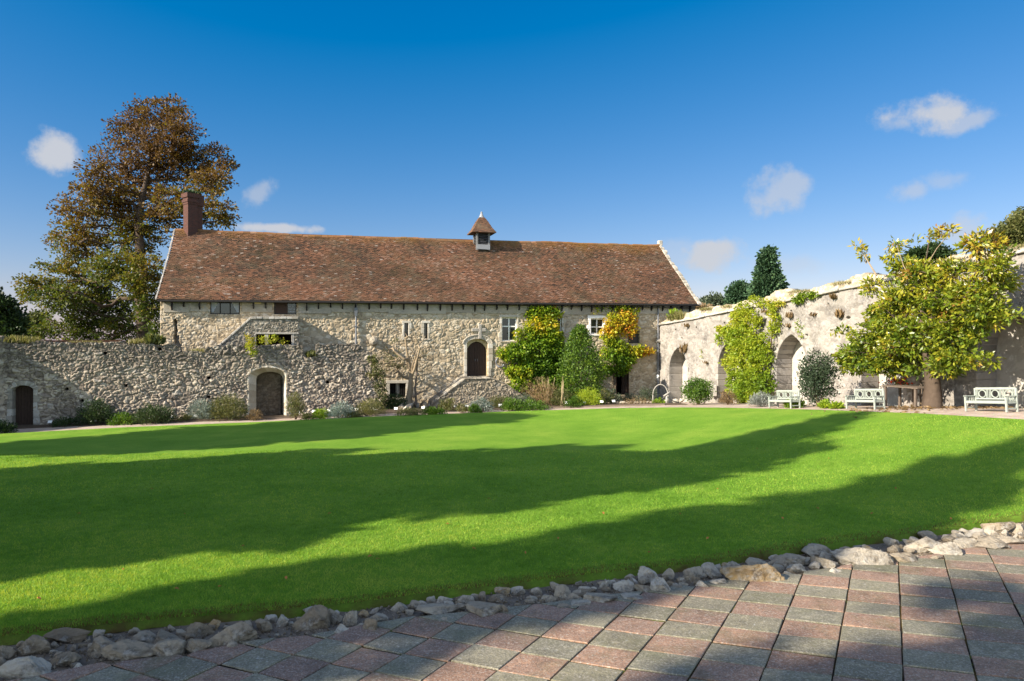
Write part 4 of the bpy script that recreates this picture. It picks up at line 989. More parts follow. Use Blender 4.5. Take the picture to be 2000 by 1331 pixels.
for u, z, a, b in PUT: mb.fbox(RW, u-a*1.5, u+a*1.5, z-b*1.5, z+b*1.5, -.4, -.22)
mb.build('putlog_hole', m_plain('putlog_dark', (.16, .10, .06), .9, .1, .5), AWALL)
for i, u in enumerate(NCH):
    g = RW.ground(u)
    rubble_wall('niche_back', RW.shifted(-.92), u-HWN-.15, u+HWN+.15, lambda x: np.full(np.shape(x), g+3.4), lambda x: np.full(np.shape(x), g-.4), [], .06, M_NICHE, AWALL, res=.06, stone=(.5, .24), amp=.014, seed=100+i, rough=1.2)
    # chamfered arch order
    mb = MB(); ci = arch_curve(u, HWN-.02, g+1.82, 1.40, 9); co = arch_curve(u, HWN+.13, g+1.82, 1.57, 9); r3 = random.Random(i)
    for k in range(len(ci)-1): mb.fprism(RW, [ci[k], ci[k+1], co[k+1], co[k]], -.9, .015+r3.uniform(0, .02), r3.random())
    z = g-.2
    while z < g+1.82:
        h = min(r3.uniform(.25, .4), g+1.82-z)
        for s in (-1, 1):
            a, b = u+s*(HWN-.02), u+s*(HWN+.13*r3.choice((.6, 1, 1.6))); mb.fbox(RW, min(a, b), max(a, b), z, z+h-.008, -.9, .013+r3.uniform(0, .015), r3.random())
        z += h
    o = mb.build('niche_arch', M_ARCADE, AWALL, bevel=.02); add_mortar(o)
mb = MB(); u = ur0; r3 = random.Random(70)
while u < ur1-.1:
    w = min(r3.uniform(.45, .9), ur1-u); z0, z1 = float(sf(u)), float(sf(u+w)); d = r3.uniform(-.012, .012)
    mb.fprism(RW, [(u+.006, z0-.015+d), (u+w-.006, z1-.015+d), (u+w-.006, z1+.085+d), (u+.006, z0+.085+d)], -.9, .13+r3.uniform(-.03, .03), r3.random()); u += w
o = mb.build('string_course', M_GREYSTONE, AWALL, bevel=.02); add_mortar(o)
q = RW.shifted(-.08)
ub = q.u_at
qf = px_top(q, RTOP)
rubble_wall('broken_top', q, ur0, ur1-.1, lambda u: np.maximum(qf(u)+(fbm(np.asarray(u)*2.3, np.asarray(u)*0, 8)-.5)*.26, sf(u)+.12), lambda u: sf(u)+.06, [], .9, M_TOPRUB, AWALL, res=.04, stone=(.32, .16), amp=.08, seed=91, back=True, rough=2.0,
            facefn=lambda U, Z: -np.clip((Z-sf(U)-.05)*.55, 0, .6))
mb = MB(); mb.fbox(RW, ur0, ur1, -2, 3.2, -1.05, -.99); 
mb2 = MB()
n = 30
for i in range(n):
    a, b = ur0+(ur1-ur0)*i/n, ur0+(ur1-ur0)*(i+1)/n
    mb2.fprism(RW, [(a, -1.5), (b, -1.5), (b, float(sf(b))), (a, float(sf(a)))], -1.1, -1.0, .4)
o = mb2.build('rear_face', M_ARCADE, AWALL); add_mortar(o)
# ------------------------------------------------------------------ foliage
def leaf_mesh(name, P, D, size, aspect, tone, rng, droop=0.0, fold=.25):
    """one four-cornered leaf per point; D = direction of the leaf axis"""
    n = len(P); D = D/np.maximum(np.linalg.norm(D, axis=1, keepdims=True), 1e-6)
    r = rng.normal(size=(n, 3)); S = np.cross(D, r); S /= np.maximum(np.linalg.norm(S, axis=1, keepdims=True), 1e-6)
    N = np.cross(S, D); sz = (size*rng.uniform(.65, 1.3, n))[:, None]
    w = sz*aspect*.5
    A = P; B = P+D*sz*.45+S*w+N*sz*fold*.3; C = P+D*sz; E = P+D*sz*.45-S*w+N*sz*fold*.3
    V = np.stack([A, B, C, E], 1).reshape(-1, 3); b = np.arange(n)*4
    return raw_mesh(name, V, [np.stack([b, b+1, b+2, b+3], -1)], {'tone': np.repeat(np.clip(tone, 0, 1), 4)})
def px_blobs(bl, Y0, depth=1.0, rng=None, jit=0.0):
    C = []; Rr = []
    for b in bl:
        px, py, rx, ry = b[:4]; Y = Y0(px) if callable(Y0) else Y0; k = Y/F; c = at(px, py, Y)
        dy = (b[4] if len(b) > 4 else 0)+(rng.uniform(-jit, jit) if rng is not None and jit else 0)
        C.append((c.x*(Y+dy)/Y, Y+dy, EYE+(c.z-EYE)*(Y+dy)/Y)); Rr.append((rx*k, (rx+ry)/2*k*depth, ry*k))
    return np.array(C), np.array(Rr)
def in_blobs(C, Rr, n, rng, shell=.45):
    vol = np.prod(Rr, axis=1)**(.72); pick = rng.choice(len(C), n, p=vol/vol.sum())
    d = rng.normal(size=(n, 3)); d /= np.linalg.norm(d, axis=1, keepdims=True)
    r = rng.random(n)**shell
    return C[pick]+d*r[:, None]*Rr[pick], d, pick
def clump_leaves(cent, per, rad, rng, flat=.6, dirs=None, outw=.8):
    n = len(cent)*per; c = np.repeat(cent, per, axis=0); off = rng.normal(size=(n, 3))*np.array([1, 1, flat])
    off *= (rad*rng.uniform(.35, 1, n)/np.maximum(np.linalg.norm(off, axis=1), 1e-6))[:, None]
    D = off*outw/rad+rng.normal(size=(n, 3))*.6
    if dirs is not None: D += np.repeat(dirs, per, axis=0)*.8
    return c+off, D
class Skeleton:
    """limbs grown from the trunk to the foliage, thickness from the number of twigs carried"""
    def __init__(s, trunk, rng): s.p = [np.array(t, float) for t in trunk]; s.par = [-1]+list(range(len(trunk)-1)); s.len = [0.0]; s.rng = rng; s.nt = len(trunk)
    def grow(s, targets, step=.6, wob=.12, up=.9, pl=.12):
        for i in range(1, len(s.p)): 
            if len(s.len) <= i: s.len.append(s.len[s.par[i]]+np.linalg.norm(s.p[i]-s.p[s.par[i]]))
        A = np.zeros((len(s.p)+len(targets)*60, 3)); LN = np.zeros(len(A)); n = len(s.p)
        A[:n] = np.array(s.p); LN[:n] = s.len
        top = s.p[-1]; order = np.argsort(np.linalg.norm(targets-top, axis=1)); s.ends = []
        for k in order:
            t = targets[k]; v = A[:n]-t; dist = np.linalg.norm(v, axis=1)
            cost = dist+pl*LN[:n]+up*np.maximum(v[:, 2], 0); j = int(np.argmin(cost)); L = dist[j]; m = max(1, int(L/step)); p0 = A[j].copy(); last = j
            sag = s.rng.normal(size=3)*wob*L
            for q in range(1, m+1):
                f = q/m; pt = p0+(t-p0)*f+sag*math.sin(math.pi*f)+(s.rng.normal(size=3)*.05*step if q < m else 0)
                if n >= len(A): break
                A[n] = pt; LN[n] = LN[last]+np.linalg.norm(pt-A[last]); s.p.append(pt); s.par.append(last); s.len.append(LN[n]); last = n; n += 1
            s.ends.append(last)
    def mesh(s, name, mat, parent, r_tip=.012, expo=2.3, rmax=None, nside=5, flare=1.0, min_r=0.0):
        n = len(s.p); w = np.zeros(n); child = np.zeros(n, int)
        for i in range(n-1, 0, -1):
            if child[i] == 0: w[i] = max(w[i], r_tip**expo)
            w[s.par[i]] += w[i]*1.0; child[s.par[i]] += 1
        r = np.maximum(w, r_tip**expo)**(1/expo)
        if rmax: r = r*min(1.0, rmax/r[0]) if r[0] > rmax else r*(rmax/r[0])**(np.clip(r/r[0], 0, 1)**.5)
        r = np.maximum(r, r_tip*.7)
        P = np.array(s.p); par = np.array(s.par); i = np.arange(1, n); a = P[par[1:]]; b = P[1:]
        ra = np.minimum(r[par[1:]], r[1:]*1.35); rb = r[1:]
        k = (rb >= min_r) & (i >= s.nt); a, b, ra, rb = a[k], b[k], ra[k], rb[k]
        d = b-a; L = np.linalg.norm(d, axis=1, keepdims=True); d = d/np.maximum(L, 1e-6); b = b+d*rb[:, None]*.35; a = a-d*np.minimum(ra[:, None]*.35, L*.8)
        h = np.where(np.abs(d[:, 2:3]) < .9, np.array([[0, 0, 1.]]), np.array([[1., 0, 0]])); u = np.cross(d, h); u /= np.linalg.norm(u, axis=1, keepdims=True); v = np.cross(d, u)
        ang = np.arange(nside)*2*math.pi/nside
        ring = u[:, None]*np.cos(ang)[None, :, None]+v[:, None]*np.sin(ang)[None, :, None]
        V = np.concatenate([a[:, None]+ring*ra[:, None, None], b[:, None]+ring*rb[:, None, None]], 1).reshape(-1, 3)
        m = len(a); bs = (np.arange(m)*2*nside)[:, None]; kk = np.arange(nside); k2 = (kk+1) % nside
        Fq = np.stack([bs+kk, bs+k2, bs+nside+k2, bs+nside+kk], -1).reshape(-1, 4)
        # the trunk itself: one continuous tube
        T_ = P[:s.nt]; rt = r[:s.nt]*np.linspace(1, .5, s.nt); rt[0] *= 1.25*flare
        if s.nt > 1: rt[1] = max(rt[1], rt[0]*.80)
        K = 10; an = np.arange(K)*2*math.pi/K; base = len(V); rings = []
        for q in range(s.nt):
            dd = T_[min(q+1, s.nt-1)]-T_[max(q-1, 0)]; dd = dd/max(np.linalg.norm(dd), 1e-6); x = np.array([1., 0, 0])-dd*dd[0]; x /= np.linalg.norm(x); y = np.cross(dd, x)
            wob_ = 1+.10*np.sin(an*3+q*.5)+.05*np.sin(an*5+q); rings.append(T_[q]+(x*np.cos(an)[:, None]+y*np.sin(an)[:, None])*(rt[q]*wob_)[:, None])
        V2 = np.concatenate(rings); bb_ = (np.arange(s.nt-1)*K)[:, None]; ka = np.arange(K); kb_ = (ka+1) % K
        F2 = np.stack([bb_+ka, bb_+kb_, bb_+K+kb_, bb_+K+ka], -1).reshape(-1, 4)+base
        V = np.concatenate([V, V2])
        return link(name, raw_mesh(name, V, [Fq, F2], {'tone': np.full(len(V), .5)}, True), mat, parent)
LM = {}
def lm(name, *a, **k):
    if name not in LM: LM[name] = m_leaf(name, *a, **k)
    return LM[name]
L_AUT = lm('autumn_leaf', [(0, (.045, .07, .012)), (.25, (.085, .11, .016)), (.45, (.15, .135, .018)), (.6, (.195, .13, .018)), (.78, (.145, .078, .018)), (1, (.09, .045, .016))], .4)
L_DARK = lm('dark_leaf', [(0, (.012, .026, .008)), (.5, (.026, .052, .014)), (1, (.055, .085, .022))], .2)
L_CON = lm('conifer_leaf', [(0, (.022, .05, .025)), (.5, (.05, .10, .045)), (1, (.09, .15, .06))], .15)
L_OLIVE = lm('olive_leaf', [(0, (.05, .065, .02)), (.5, (.11, .12, .035)), (1, (.20, .18, .06))], .3)
L_GREEN = lm('fresh_leaf', [(0, (.03, .075, .008)), (.5, (.075, .15, .014)), (1, (.15, .23, .025))], .35)
L_COLUMN = lm('column_leaf', [(0, (.035, .08, .010)), (.5, (.09, .16, .015)), (1, (.20, .27, .03))], .3)
L_LIME = lm('lime_leaf', [(0, (.10, .18, .01)), (.5, (.22, .33, .02)), (1, (.36, .42, .03))], .4)
L_YEL = lm('creeper_leaf', [(0, (.06, .13, .012)), (.25, (.13, .23, .016)), (.5, (.27, .34, .02)), (.74, (.55, .46, .03)), (.9, (.62, .34, .03)), (1, (.40, .09, .03))], .4)
L_VINE = lm('vine_leaf', [(0, (.10, .17, .012)), (.3, (.22, .30, .02)), (.6, (.36, .38, .03)), (.85, (.48, .40, .05)), (1, (.42, .22, .05))], .4)
L_MAG = lm('magnolia_leaf', [(0, (.045, .09, .010)), (.35, (.135, .19, .015)), (.65, (.30, .30, .022)), (.85, (.38, .28, .028)), (1, (.26, .13, .03))], .25, rough=.35, spec=.5)
L_SILV = lm('silver_leaf', [(0, (.11, .14, .12)), (.5, (.22, .27, .235)), (1, (.36, .41, .37))], .2)
L_LAV = lm('lavender_leaf', [(0, (.12, .135, .12)), (.5, (.23, .25, .225)), (1, (.36, .37, .34))], .2)
L_BROWN = lm('brown_leaf', [(0, (.09, .06, .03)), (.5, (.19, .125, .06)), (1, (.32, .22, .11))], .25)
L_SHRUB = lm('grey_green_leaf', [(0, (.022, .04, .02)), (.5, (.05, .075, .038)), (1, (.11, .13, .08))], .2)
L_GRASS = lm('dry_grass', [(0, (.10, .11, .025)), (.5, (.22, .20, .07)), (1, (.38, .31, .15))], .35)

def tree(name, label, blobs, Y, trunk, leafmat, n_clump, per, crad, leaf, tonefn, bark, seed, rmax, aspect=.7, depth=1.0, targets=None, shell=.45, flat=.6, r_tip=.014, group=None, cat='tree', min_r=0.0, up=.9, jit=0.0, fold=.25, thin=None):
    rng = np.random.default_rng(seed); C, Rr = px_blobs(blobs, Y, depth, rng, jit)
    cent, d, pick = in_blobs(C, Rr, n_clump, rng, shell)
    root = thing(name, label, cat, tuple(trunk[0]), group)
    nt_ = min(n_clump, targets or n_clump)
    sk = Skeleton([np.array(t, float) for t in trunk], rng); sk.grow(cent[:nt_], up=up)
    sk.mesh('trunk', bark, root, r_tip, rmax=rmax, min_r=min_r)
    P, D = clump_leaves(cent, per, crad, rng, flat, d)
    tone = np.repeat(tonefn(cent, rng), per)+rng.normal(0, .10, len(P))
    if thin is not None: kk = rng.random(len(P)) < np.repeat(thin(cent), per); P, D, tone = P[kk], D[kk], tone[kk]
    link('crown', leaf_mesh('crown', P, D, leaf, aspect, tone, rng, fold=fold), leafmat, root)
    return root
def shrub(name, label, px, py, wpx, hpx, mat, n=900, leaf=.06, seed=0, aspect=.5, tone=.5, tvar=.25, upd=.3, group=None, shape='dome', cat='shrub', ypush=0.0, clumps=None, crad=None, stems=5, bark=None):
    g = Gf(px, py, 1.0+wpx*.008); rng = np.random.default_rng(seed+1000); Y = g.y+ypush; k = Y/F; w, h = wpx*k/2, hpx*k
    base = Vector((g.x*Y/g.y, Y, Tz(g.x*Y/g.y, Y)))
    root = thing(name, label, cat, base, group)
    m = clumps or max(12, int(n/14)); d = rng.normal(size=(m, 3)); d[:, 2] = np.abs(d[:, 2])*.9; d /= np.linalg.norm(d, axis=1, keepdims=True)
    r = rng.random(m)**.4
    if shape == 'dome': c = d*r[:, None]*np.array([w*.88, w*.8, h*.84])+np.array([0, 0, h*.08])
    elif shape == 'column':
        z = rng.random(m); rad = np.interp(z, [0, .06, .35, .6, .85, 1], [.6, .95, 1, .82, .45, .08])*np.sqrt(r); a = rng.random(m)*2*math.pi
        c = np.stack([np.cos(a)*rad*w*.9, np.sin(a)*rad*w*.9, h*(.03+.94*z)], -1)
    elif shape == 'ball': c = rng.normal(size=(m, 3)); c /= np.linalg.norm(c, axis=1, keepdims=True); c = c*r[:, None]*np.array([w*.9, w*.85, h*.46])+np.array([0, 0, h*.5])
    c += np.array([base.x, base.y, base.z]); per = max(4, int(n/m)); cr = crad or .2*max(w, h*.6)
    P, D = clump_leaves(c, per, cr, rng, .75, d); D[:, 2] += upd
    P[:, 2] = np.maximum(P[:, 2], base.z+.01)
    t = tone+np.repeat(rng.normal(0, tvar*.7, m), per)+rng.normal(0, tvar*.5, len(P))
    link('foliage', leaf_mesh('foliage', P, D, leaf, aspect, t, rng), mat, root)
    if stems:
        mb = MB()
        for i in range(stems):
            q = c[rng.integers(m)]; mb.tube([base+Vector((rng.normal()*.05*w, rng.normal()*.05*w, -.05)), (Vector(q)+base)/2+Vector((0, 0, .05*h)), Vector(q)], [.03*min(1, h), .02*min(1, h), .008], 5)
        mb.build('stem', bark or M_BARK, root)
    return root
# ------------------------------------------------------------------ big trees
def big_tree():
    Y = 52.0
    B = [(310,232,62,40),(255,250,52,42),(345,205,26,18),(355,262,44,40),(300,290,70,45),(215,300,34,36),(182,330,24,34),(240,345,50,45),(310,345,60,45),(375,320,44,40),(425,300,26,20),(440,325,20,16),(405,360,34,26),
         (200,400,40,30),(165,425,50,24),(128,440,26,16),(225,440,60,36),(110,470,18,16),(135,490,36,24),(180,480,50,30),(165,385,42,30),(195,370,50,30),(255,395,55,34),(335,395,50,34),(420,352,36,28),(130,405,30,20),(150,455,44,26),(110,520,34,26),(265,460,60,44),(325,430,48,50),(395,420,44,26),(440,430,26,14),(430,405,30,20),
         (215,525,60,36),(140,530,34,24),(75,555,44,20),(58,575,22,16),(110,585,50,26),(160,565,56,36),(270,540,60,44),(300,590,34,60),(215,600,62,44),(140,620,50,36),(95,640,40,22),(250,640,64,34),(180,655,60,20),(305,655,18,26)]
    g = at(282, 0, Y); gz = Tz(g.x, Y)
    tr = [(g.x, Y, gz), (g.x-.05, Y, gz+2.5)]+[tuple(at(x, y, Y)) for x, y in ((281,640),(278,590),(275,540),(274,500),(272,460),(273,425),(278,390),(286,350),(296,310))]
    def tone(c, rng):
        h = (c[:, 2]-gz)/22.0
        return np.clip(.12+.78*sstep((h-.15)/.72)+.22*(fbm(c[:, 0]*.35, c[:, 2]*.35+c[:, 1]*.2, 3)-.5)*2.2+rng.normal(0, .09, len(c))+.10*np.clip((g.x-c[:, 0])/9, -1, .5), 0, 1)
    tree('autumn_tree', 'huge spreading tree in rusty autumn leaf standing behind the chimney end of the house', B, Y, tr, L_AUT, 3600, 24, .40, .20, tone, M_BARK, 7, .55, depth=1.0, targets=2200, shell=.5, flat=.5, r_tip=.022, jit=2.5, aspect=.62, up=1.1,
         thin=lambda c: np.clip(1.0-1.0*sstep(((c[:, 2]-gz)/22-.42)/.3)*(.10+.50*np.clip((g.x-c[:, 0]+1)/6, 0, 1))-2.6*np.clip(fbm(c[:, 0]*.5, c[:, 2]*.6, 12)-.50, 0, 1), .05, 1))
big_tree()
def tree_at(name, label, px, Y, blobs, mat, nc, per, cr, leaf, seed, tonem=.5, rmax=.3, depth=1.0, tv=.15, trunk_top=None, **kw):
    g = at(px, 0, Y); gz = Tz(g.x, Y); top = trunk_top or min(b[1] for b in blobs)
    tr = [(g.x, Y, gz)]+[tuple(at(px, y, Y)) for y in np.linspace(660, top, 6)]
    return tree(name, label, blobs, Y, tr, mat, nc, per, cr, leaf, lambda c, rng: tonem+rng.normal(0, tv, len(c)), M_BARK, seed, rmax, depth=depth, targets=min(nc, 160), **kw)
tree_at('small_tree', 'dark bushy tree at the far left edge behind the wall', 12, 46, [(8, 612, 26, 24), (-20, 600, 30, 40), (26, 632, 16, 16), (2, 588, 12, 12), (20, 650, 24, 14)], L_DARK, 260, 34, .5, .22, 11, .45)
tree_at('small_tree', 'loose green tree low between the left edge and the big autumn tree', 58, 60, [(62, 640, 22, 20), (50, 655, 26, 12), (75, 622, 14, 12)], L_OLIVE, 120, 30, .5, .24, 12, .35)
con = [(1500, 495, 6, 8)]+[(1500+dx, 495+i*10, 6+i*3.1, 10) for i, dx in zip(range(1, 10), (0, -2, 2, -1, 1, 2, -3, 1, 0))]
tree_at('conifer_tree', 'tall dark pointed conifer beyond the arcaded wall', 1501, 88, con, L_CON, 650, 40, .8, .38, 13, .5, .4, tv=.22, trunk_top=500, flat=.8)
tree_at('round_tree', 'small dark round tree just left of the tall conifer', 1447, 95, [(1446, 568, 20, 15), (1436, 578, 14, 12), (1458, 578, 14, 12), (1447, 590, 24, 14)], L_CON, 240, 36, .8, .36, 14, .4, .3)
tree_at('round_tree', 'pale hazy tree by the right roof corner of the house', 1388, 120, [(1378, 597, 16, 10), (1400, 590, 18, 11), (1414, 598, 12, 10), (1366, 603, 12, 8), (1390, 608, 30, 8)], L_SHRUB, 240, 36, 1.0, .42, 15, .8, .3)
tree_at('round_tree', 'light green tree above the wall top at the right edge', 1985, 48, [(1990, 452, 34, 26), (1960, 462, 30, 14), (2020, 440, 40, 40), (1938, 466, 10, 6), (1975, 478, 30, 12)], L_OLIVE, 420, 34, .45, .2, 16, .5, .25)
tree_at('pine_tree', 'dark spreading pine top showing behind the magnolia', 1822, 60, [(1800, 497, 24, 10), (1826, 488, 14, 10), (1850, 498, 12, 7), (1782, 505, 12, 7), (1830, 503, 30, 9)], L_DARK, 240, 34, .45, .22, 17, .45, .25)
tree_at('round_tree', 'bushy tree low behind the left end of the arcaded wall', 1345, 75, [(1352, 604, 10, 6), (1372, 606, 14, 6)], L_BROWN, 60, 24, .5, .3, 18, .4, .2)
# trees outside the frame on the left whose long shadows cross the lawn
def side_tree(label, n, a, prof, H, mat, seed, nc=520, leaf=.6, cr=.7):
    x, y = LX*a-LY*n, LY*a+LX*n; gz = Tz(x, y); rng = np.random.default_rng(seed)
    zz = np.linspace(.08, .985, 26)*H; rr = np.interp(zz/H, [p[0] for p in prof], [p[1] for p in prof])
    C = np.stack([np.full(26, x)+rng.normal(0, .25, 26), np.full(26, y)+rng.normal(0, .25, 26), gz+zz], -1); Rr = np.stack([rr, rr, np.full(26, H*.06)], -1)
    cent, d, _ = in_blobs(C, Rr, nc, rng, .5)
    root = thing('tall_tree', label, 'tree', (x, y, gz))
    sk = Skeleton([np.array((x, y, gz+H*.09*i)) for i in range(10)], rng); sk.grow(cent[:150], step=1.2)
    sk.mesh('trunk', M_BARK, root, .03, rmax=.5)
    P, D = clump_leaves(cent, 40, cr, rng, .8, d)
    link('crown', leaf_mesh('crown', P, D, leaf, .7, .5+rng.normal(0, .2, len(P)), rng), mat, root)
side_tree('tall conical dark tree outside the left edge, nearest the garden wall', 28.2, -17.5, [(0, .7), (.38, 1.2), (.5, 3.0), (.6, 4.6), (.7, 4.9), (.8, 3.6), (.9, 2.0), (1, .3)], 18.4, L_DARK, 31, 620)
side_tree('tallest columnar dark tree outside the left edge, beside the middle of the lawn', 13.7, -15.0, [(0, 2.2), (.3, 2.5), (.7, 2.2), (.86, 1.5), (1, .3)], 18.6, L_DARK, 32, 520)
side_tree('middle dark tree of the group outside the left edge, lower than the columnar one', 16.8, -15.5, [(0, 2.2), (.3, 2.6), (.7, 2.0), (.86, 1.3), (1, .3)], 15.3, L_DARK, 35, 420)
side_tree('lowest rounded dark tree of the group outside the left edge', 19.8, -16.0, [(0, 2.0), (.3, 2.4), (.6, 1.8), (.8, 1.2), (1, .3)], 11.4, L_DARK, 36, 340)
side_tree('slender tall tree behind the viewer on the left', 7.74, -20.0, [(0, 1.5), (.35, 1.42), (.56, 1.36), (.70, 1.5), (.84, 1.3), (.90, .75), (.96, .3), (1, .1)], 21.6, L_DARK, 33, 620, .42, .4)
side_tree('broad tall tree behind the viewer, left of the paving', 1.0, -22.0, [(0, 4.2), (.3, 4.4), (.46, 4.5), (.52, 4.35), (.60, 3.75), (.68, 3.1), (.76, 2.7), (.9, 2.4), (1, 1.0)], 26.0, L_DARK, 34, 1000, .42, .4)
# ------------------------------------------------------------------ climbers, on the wall plane
def climber(name, label, P, bl, mat, n, leaf, seed, aspect=.6, stems=None, toneshift=.02, down=.5, cat='climber', perc=16, cr=.16):
    """blobs in photo pixels on plane P: (px, py, rx, ry, thickness, tone)"""
    rng = np.random.default_rng(seed); A = []; 
    ar = np.array([b[2]*b[3] for b in bl], float)**.85; pick = rng.choice(len(bl), n//perc, p=ar/ar.sum()); cent = []; tones = []; dirs = []
    for i in pick:
        b = bl[i]; a = rng.random()*2*math.pi; r = rng.random()**.5
        u, z = P.uz(b[0]+b[2]*r*math.cos(a), b[1]+b[3]*r*math.sin(a))
        th = b[4]*math.sqrt(max(0, 1-r*r*.85)); off = th*rng.random()**.45+.06
        q = P.p(u, z, off); cent.append((q.x, q.y, q.z)); tones.append(b[5])
        dv = P.n*1.0+P.u*(r*math.cos(a))*.8; dirs.append((dv.x, dv.y, -down))
    cent = np.array(cent); tones = np.array(tones)*.93+toneshift+(fbm(cent[:, 0]*1.1, cent[:, 2]*1.1, seed)-.5)*.55+rng.normal(0, .06, len(cent))
    root = thing(name, label, cat, cent.mean(axis=0)*[1, 1, 0]+[0, 0, Tz(*cent.mean(axis=0)[:2])])
    Pp, D = clump_leaves(cent, perc, cr, rng, .8, np.array(dirs), .5)
    link('foliage', leaf_mesh('foliage', Pp, D, leaf, aspect, np.repeat(tones, perc)+rng.normal(0, .09, len(Pp)), rng), mat, root)
    if stems:
        mb = MB()
        for st_ in stems:
            pts = []
            for (x, y, o) in st_: u, z = P.uz(x, y); pts.append(P.p(u, z, o))
            mb.tube(pts, [.05-.03*i/len(pts) for i in range(len(pts))], 6)
        mb.build('stem', M_BARK, root)
    return root
climber('wall_creeper', 'large yellow-green creeper covering the house wall right of the oak door', FAC, [
    (1060,612,30,16,.25,.30),(1046,612,20,12,.2,.42),(1055,640,32,20,.6,.62),(1030,655,26,16,.6,.50),(1070,660,24,20,.7,.42),(1050,680,46,22,.9,.36),(1005,690,32,18,.8,.45),(985,688,14,10,.5,.6),(1075,700,26,30,.9,.25),(1045,715,36,18,.9,.22),(1015,725,26,16,.9,.44),(1000,722,16,10,.8,.52),(1060,745,38,24,1.0,.22),(1020,750,28,18,1.0,.3),(1080,765,20,18,.9,.2),(1040,770,26,10,.9,.25)],
    L_YEL, 17000, .17, 41, stems=[[(1052,790,.4),(1056,720,.3),(1050,660,.2),(1062,610,.1)],[(1056,740,.3),(1020,700,.2),(990,690,.15)]], perc=14, cr=.2)
climber('red_creeper', 'wine red spray of creeper under the eaves between two windows', FAC, [(1078,604,7,12,.2,.98),(1074,618,8,8,.2,.95),(1090,610,7,8,.15,.5),(1082,592,3,5,.15,1.0)], L_YEL, 420, .13, 42, stems=[[(1070,650,.1),(1076,610,.12),(1074,585,.3)]], perc=10, cr=.1)
climber('orange_creeper', 'bright orange and yellow creeper on the wall left of the right drainpipe', FAC, [
    (1210,625,30,18,.5,.80),(1195,640,20,16,.5,.74),(1225,640,14,20,.5,.84),(1185,648,14,10,.5,.66),(1232,605,12,8,.2,.55),(1205,600,20,8,.2,.5),
    (1200,680,24,18,.6,.42),(1188,700,22,24,.7,.3),(1205,712,22,18,.7,.25),(1235,685,22,12,.5,.66),(1255,686,18,8,.4,.84),(1180,725,14,14,.6,.25),(1222,700,16,12,.5,.3),(1180,665,14,12,.5,.45)],
    L_YEL, 8200, .15, 43, stems=[[(1195,775,.3),(1196,710,.25),(1205,650,.2),(1215,605,.1)],[(1205,690,.2),(1260,688,.2)]], perc=14, cr=.18)
climber('eaves_creeper', 'thin trailing green creeper just below the eaves near the right drainpipe', FAC, [(1190,601,30,6,.12,.35),(1160,608,8,10,.1,.6),(1240,598,12,6,.1,.3),(1230,615,14,8,.1,.5)], L_YEL, 420, .11, 44, perc=7, cr=.14)
climber('ivy', 'green ivy hanging over the broken end of the garden wall', GW, [(735,715,8,14,.35,.45),(741,745,9,24,.4,.3),(745,770,9,14,.4,.22),(728,700,8,8,.3,.6),(724,730,6,8,.3,.8)], L_OLIVE, 1500, .10, 45, perc=10, cr=.14)
climber('vine', 'lime and gold vine covering the arcaded wall beside the third arch', RW, [
    (1452,612,14,14,.35,.45),(1470,626,26,22,.5,.42),(1440,650,20,18,.4,.55),(1416,642,12,6,.15,.8),(1462,660,32,26,.7,.35),(1496,668,20,18,.6,.42),(1518,625,9,34,.3,.5),(1516,592,7,14,.25,.55),(1478,690,36,26,.8,.38),(1445,690,16,20,.4,.4),(1430,705,14,10,.25,.45),(1500,705,20,30,.8,.3),(1460,725,26,26,.8,.4),(1485,745,30,30,.9,.35),(1455,755,20,26,.8,.36),(1508,750,14,24,.7,.15),(1480,775,30,14,.9,.35),(1440,620,8,10,.2,.6),(1412,660,6,14,.2,.5)],
    L_VINE, 14500, .13, 46, stems=[[(1475,785,.3),(1475,700,.3),(1462,640,.2),(1450,600,.1)],[(1495,760,.3),(1512,680,.2),(1518,590,.1)]], perc=14, cr=.16)
climber('top_vine', 'small green vine spilling over the ledge right of the large vine', RW, [(1565,580,12,6,.2,.3),(1580,577,16,5,.2,.25),(1565,588,8,5,.15,.2),(1598,574,8,3,.15,.3)], L_VINE, 520, .12, 47, perc=9, cr=.12)
climber('top_vine', 'pale vine shoots along the top of the arcaded wall above the large vine', RW, [(1462,596,18,6,.2,.4),(1480,582,14,5,.2,.45),(1495,592,10,8,.2,.5),(1530,590,8,6,.2,.6)], L_VINE, 520, .12, 48, perc=9, cr=.14)
climber('trailing_vine', 'thin hanging green stems right of the third arch head', RW, [(1563,630,2,12,.1,.3),(1566,645,3,10,.1,.35),(1568,655,4,4,.1,.6),(1374,690,2,8,.08,.4)], L_VINE, 130, .09, 49, perc=6, cr=.07)
climber('wall_shrub', 'yellow-leaved sprig growing from the top of the garden wall above the doorway', GW, [(488,680,7,14,.4,.5),(490,668,9,10,.4,.65),(484,660,6,10,.3,.7),(497,690,4,9,.3,.4)], L_VINE, 560, .09, 50, perc=8, cr=.12, cat='shrub', down=-.4)
climber('wall_shrub', 'yellow-leaved seedling in front of the stair opening', PS, [(511,664,6,8,.2,.6),(527,664,10,8,.3,.65),(536,660,6,9,.3,.6),(552,668,8,5,.2,.7)], L_VINE, 420, .09, 51, perc=8, cr=.12, cat='shrub', down=-.4)
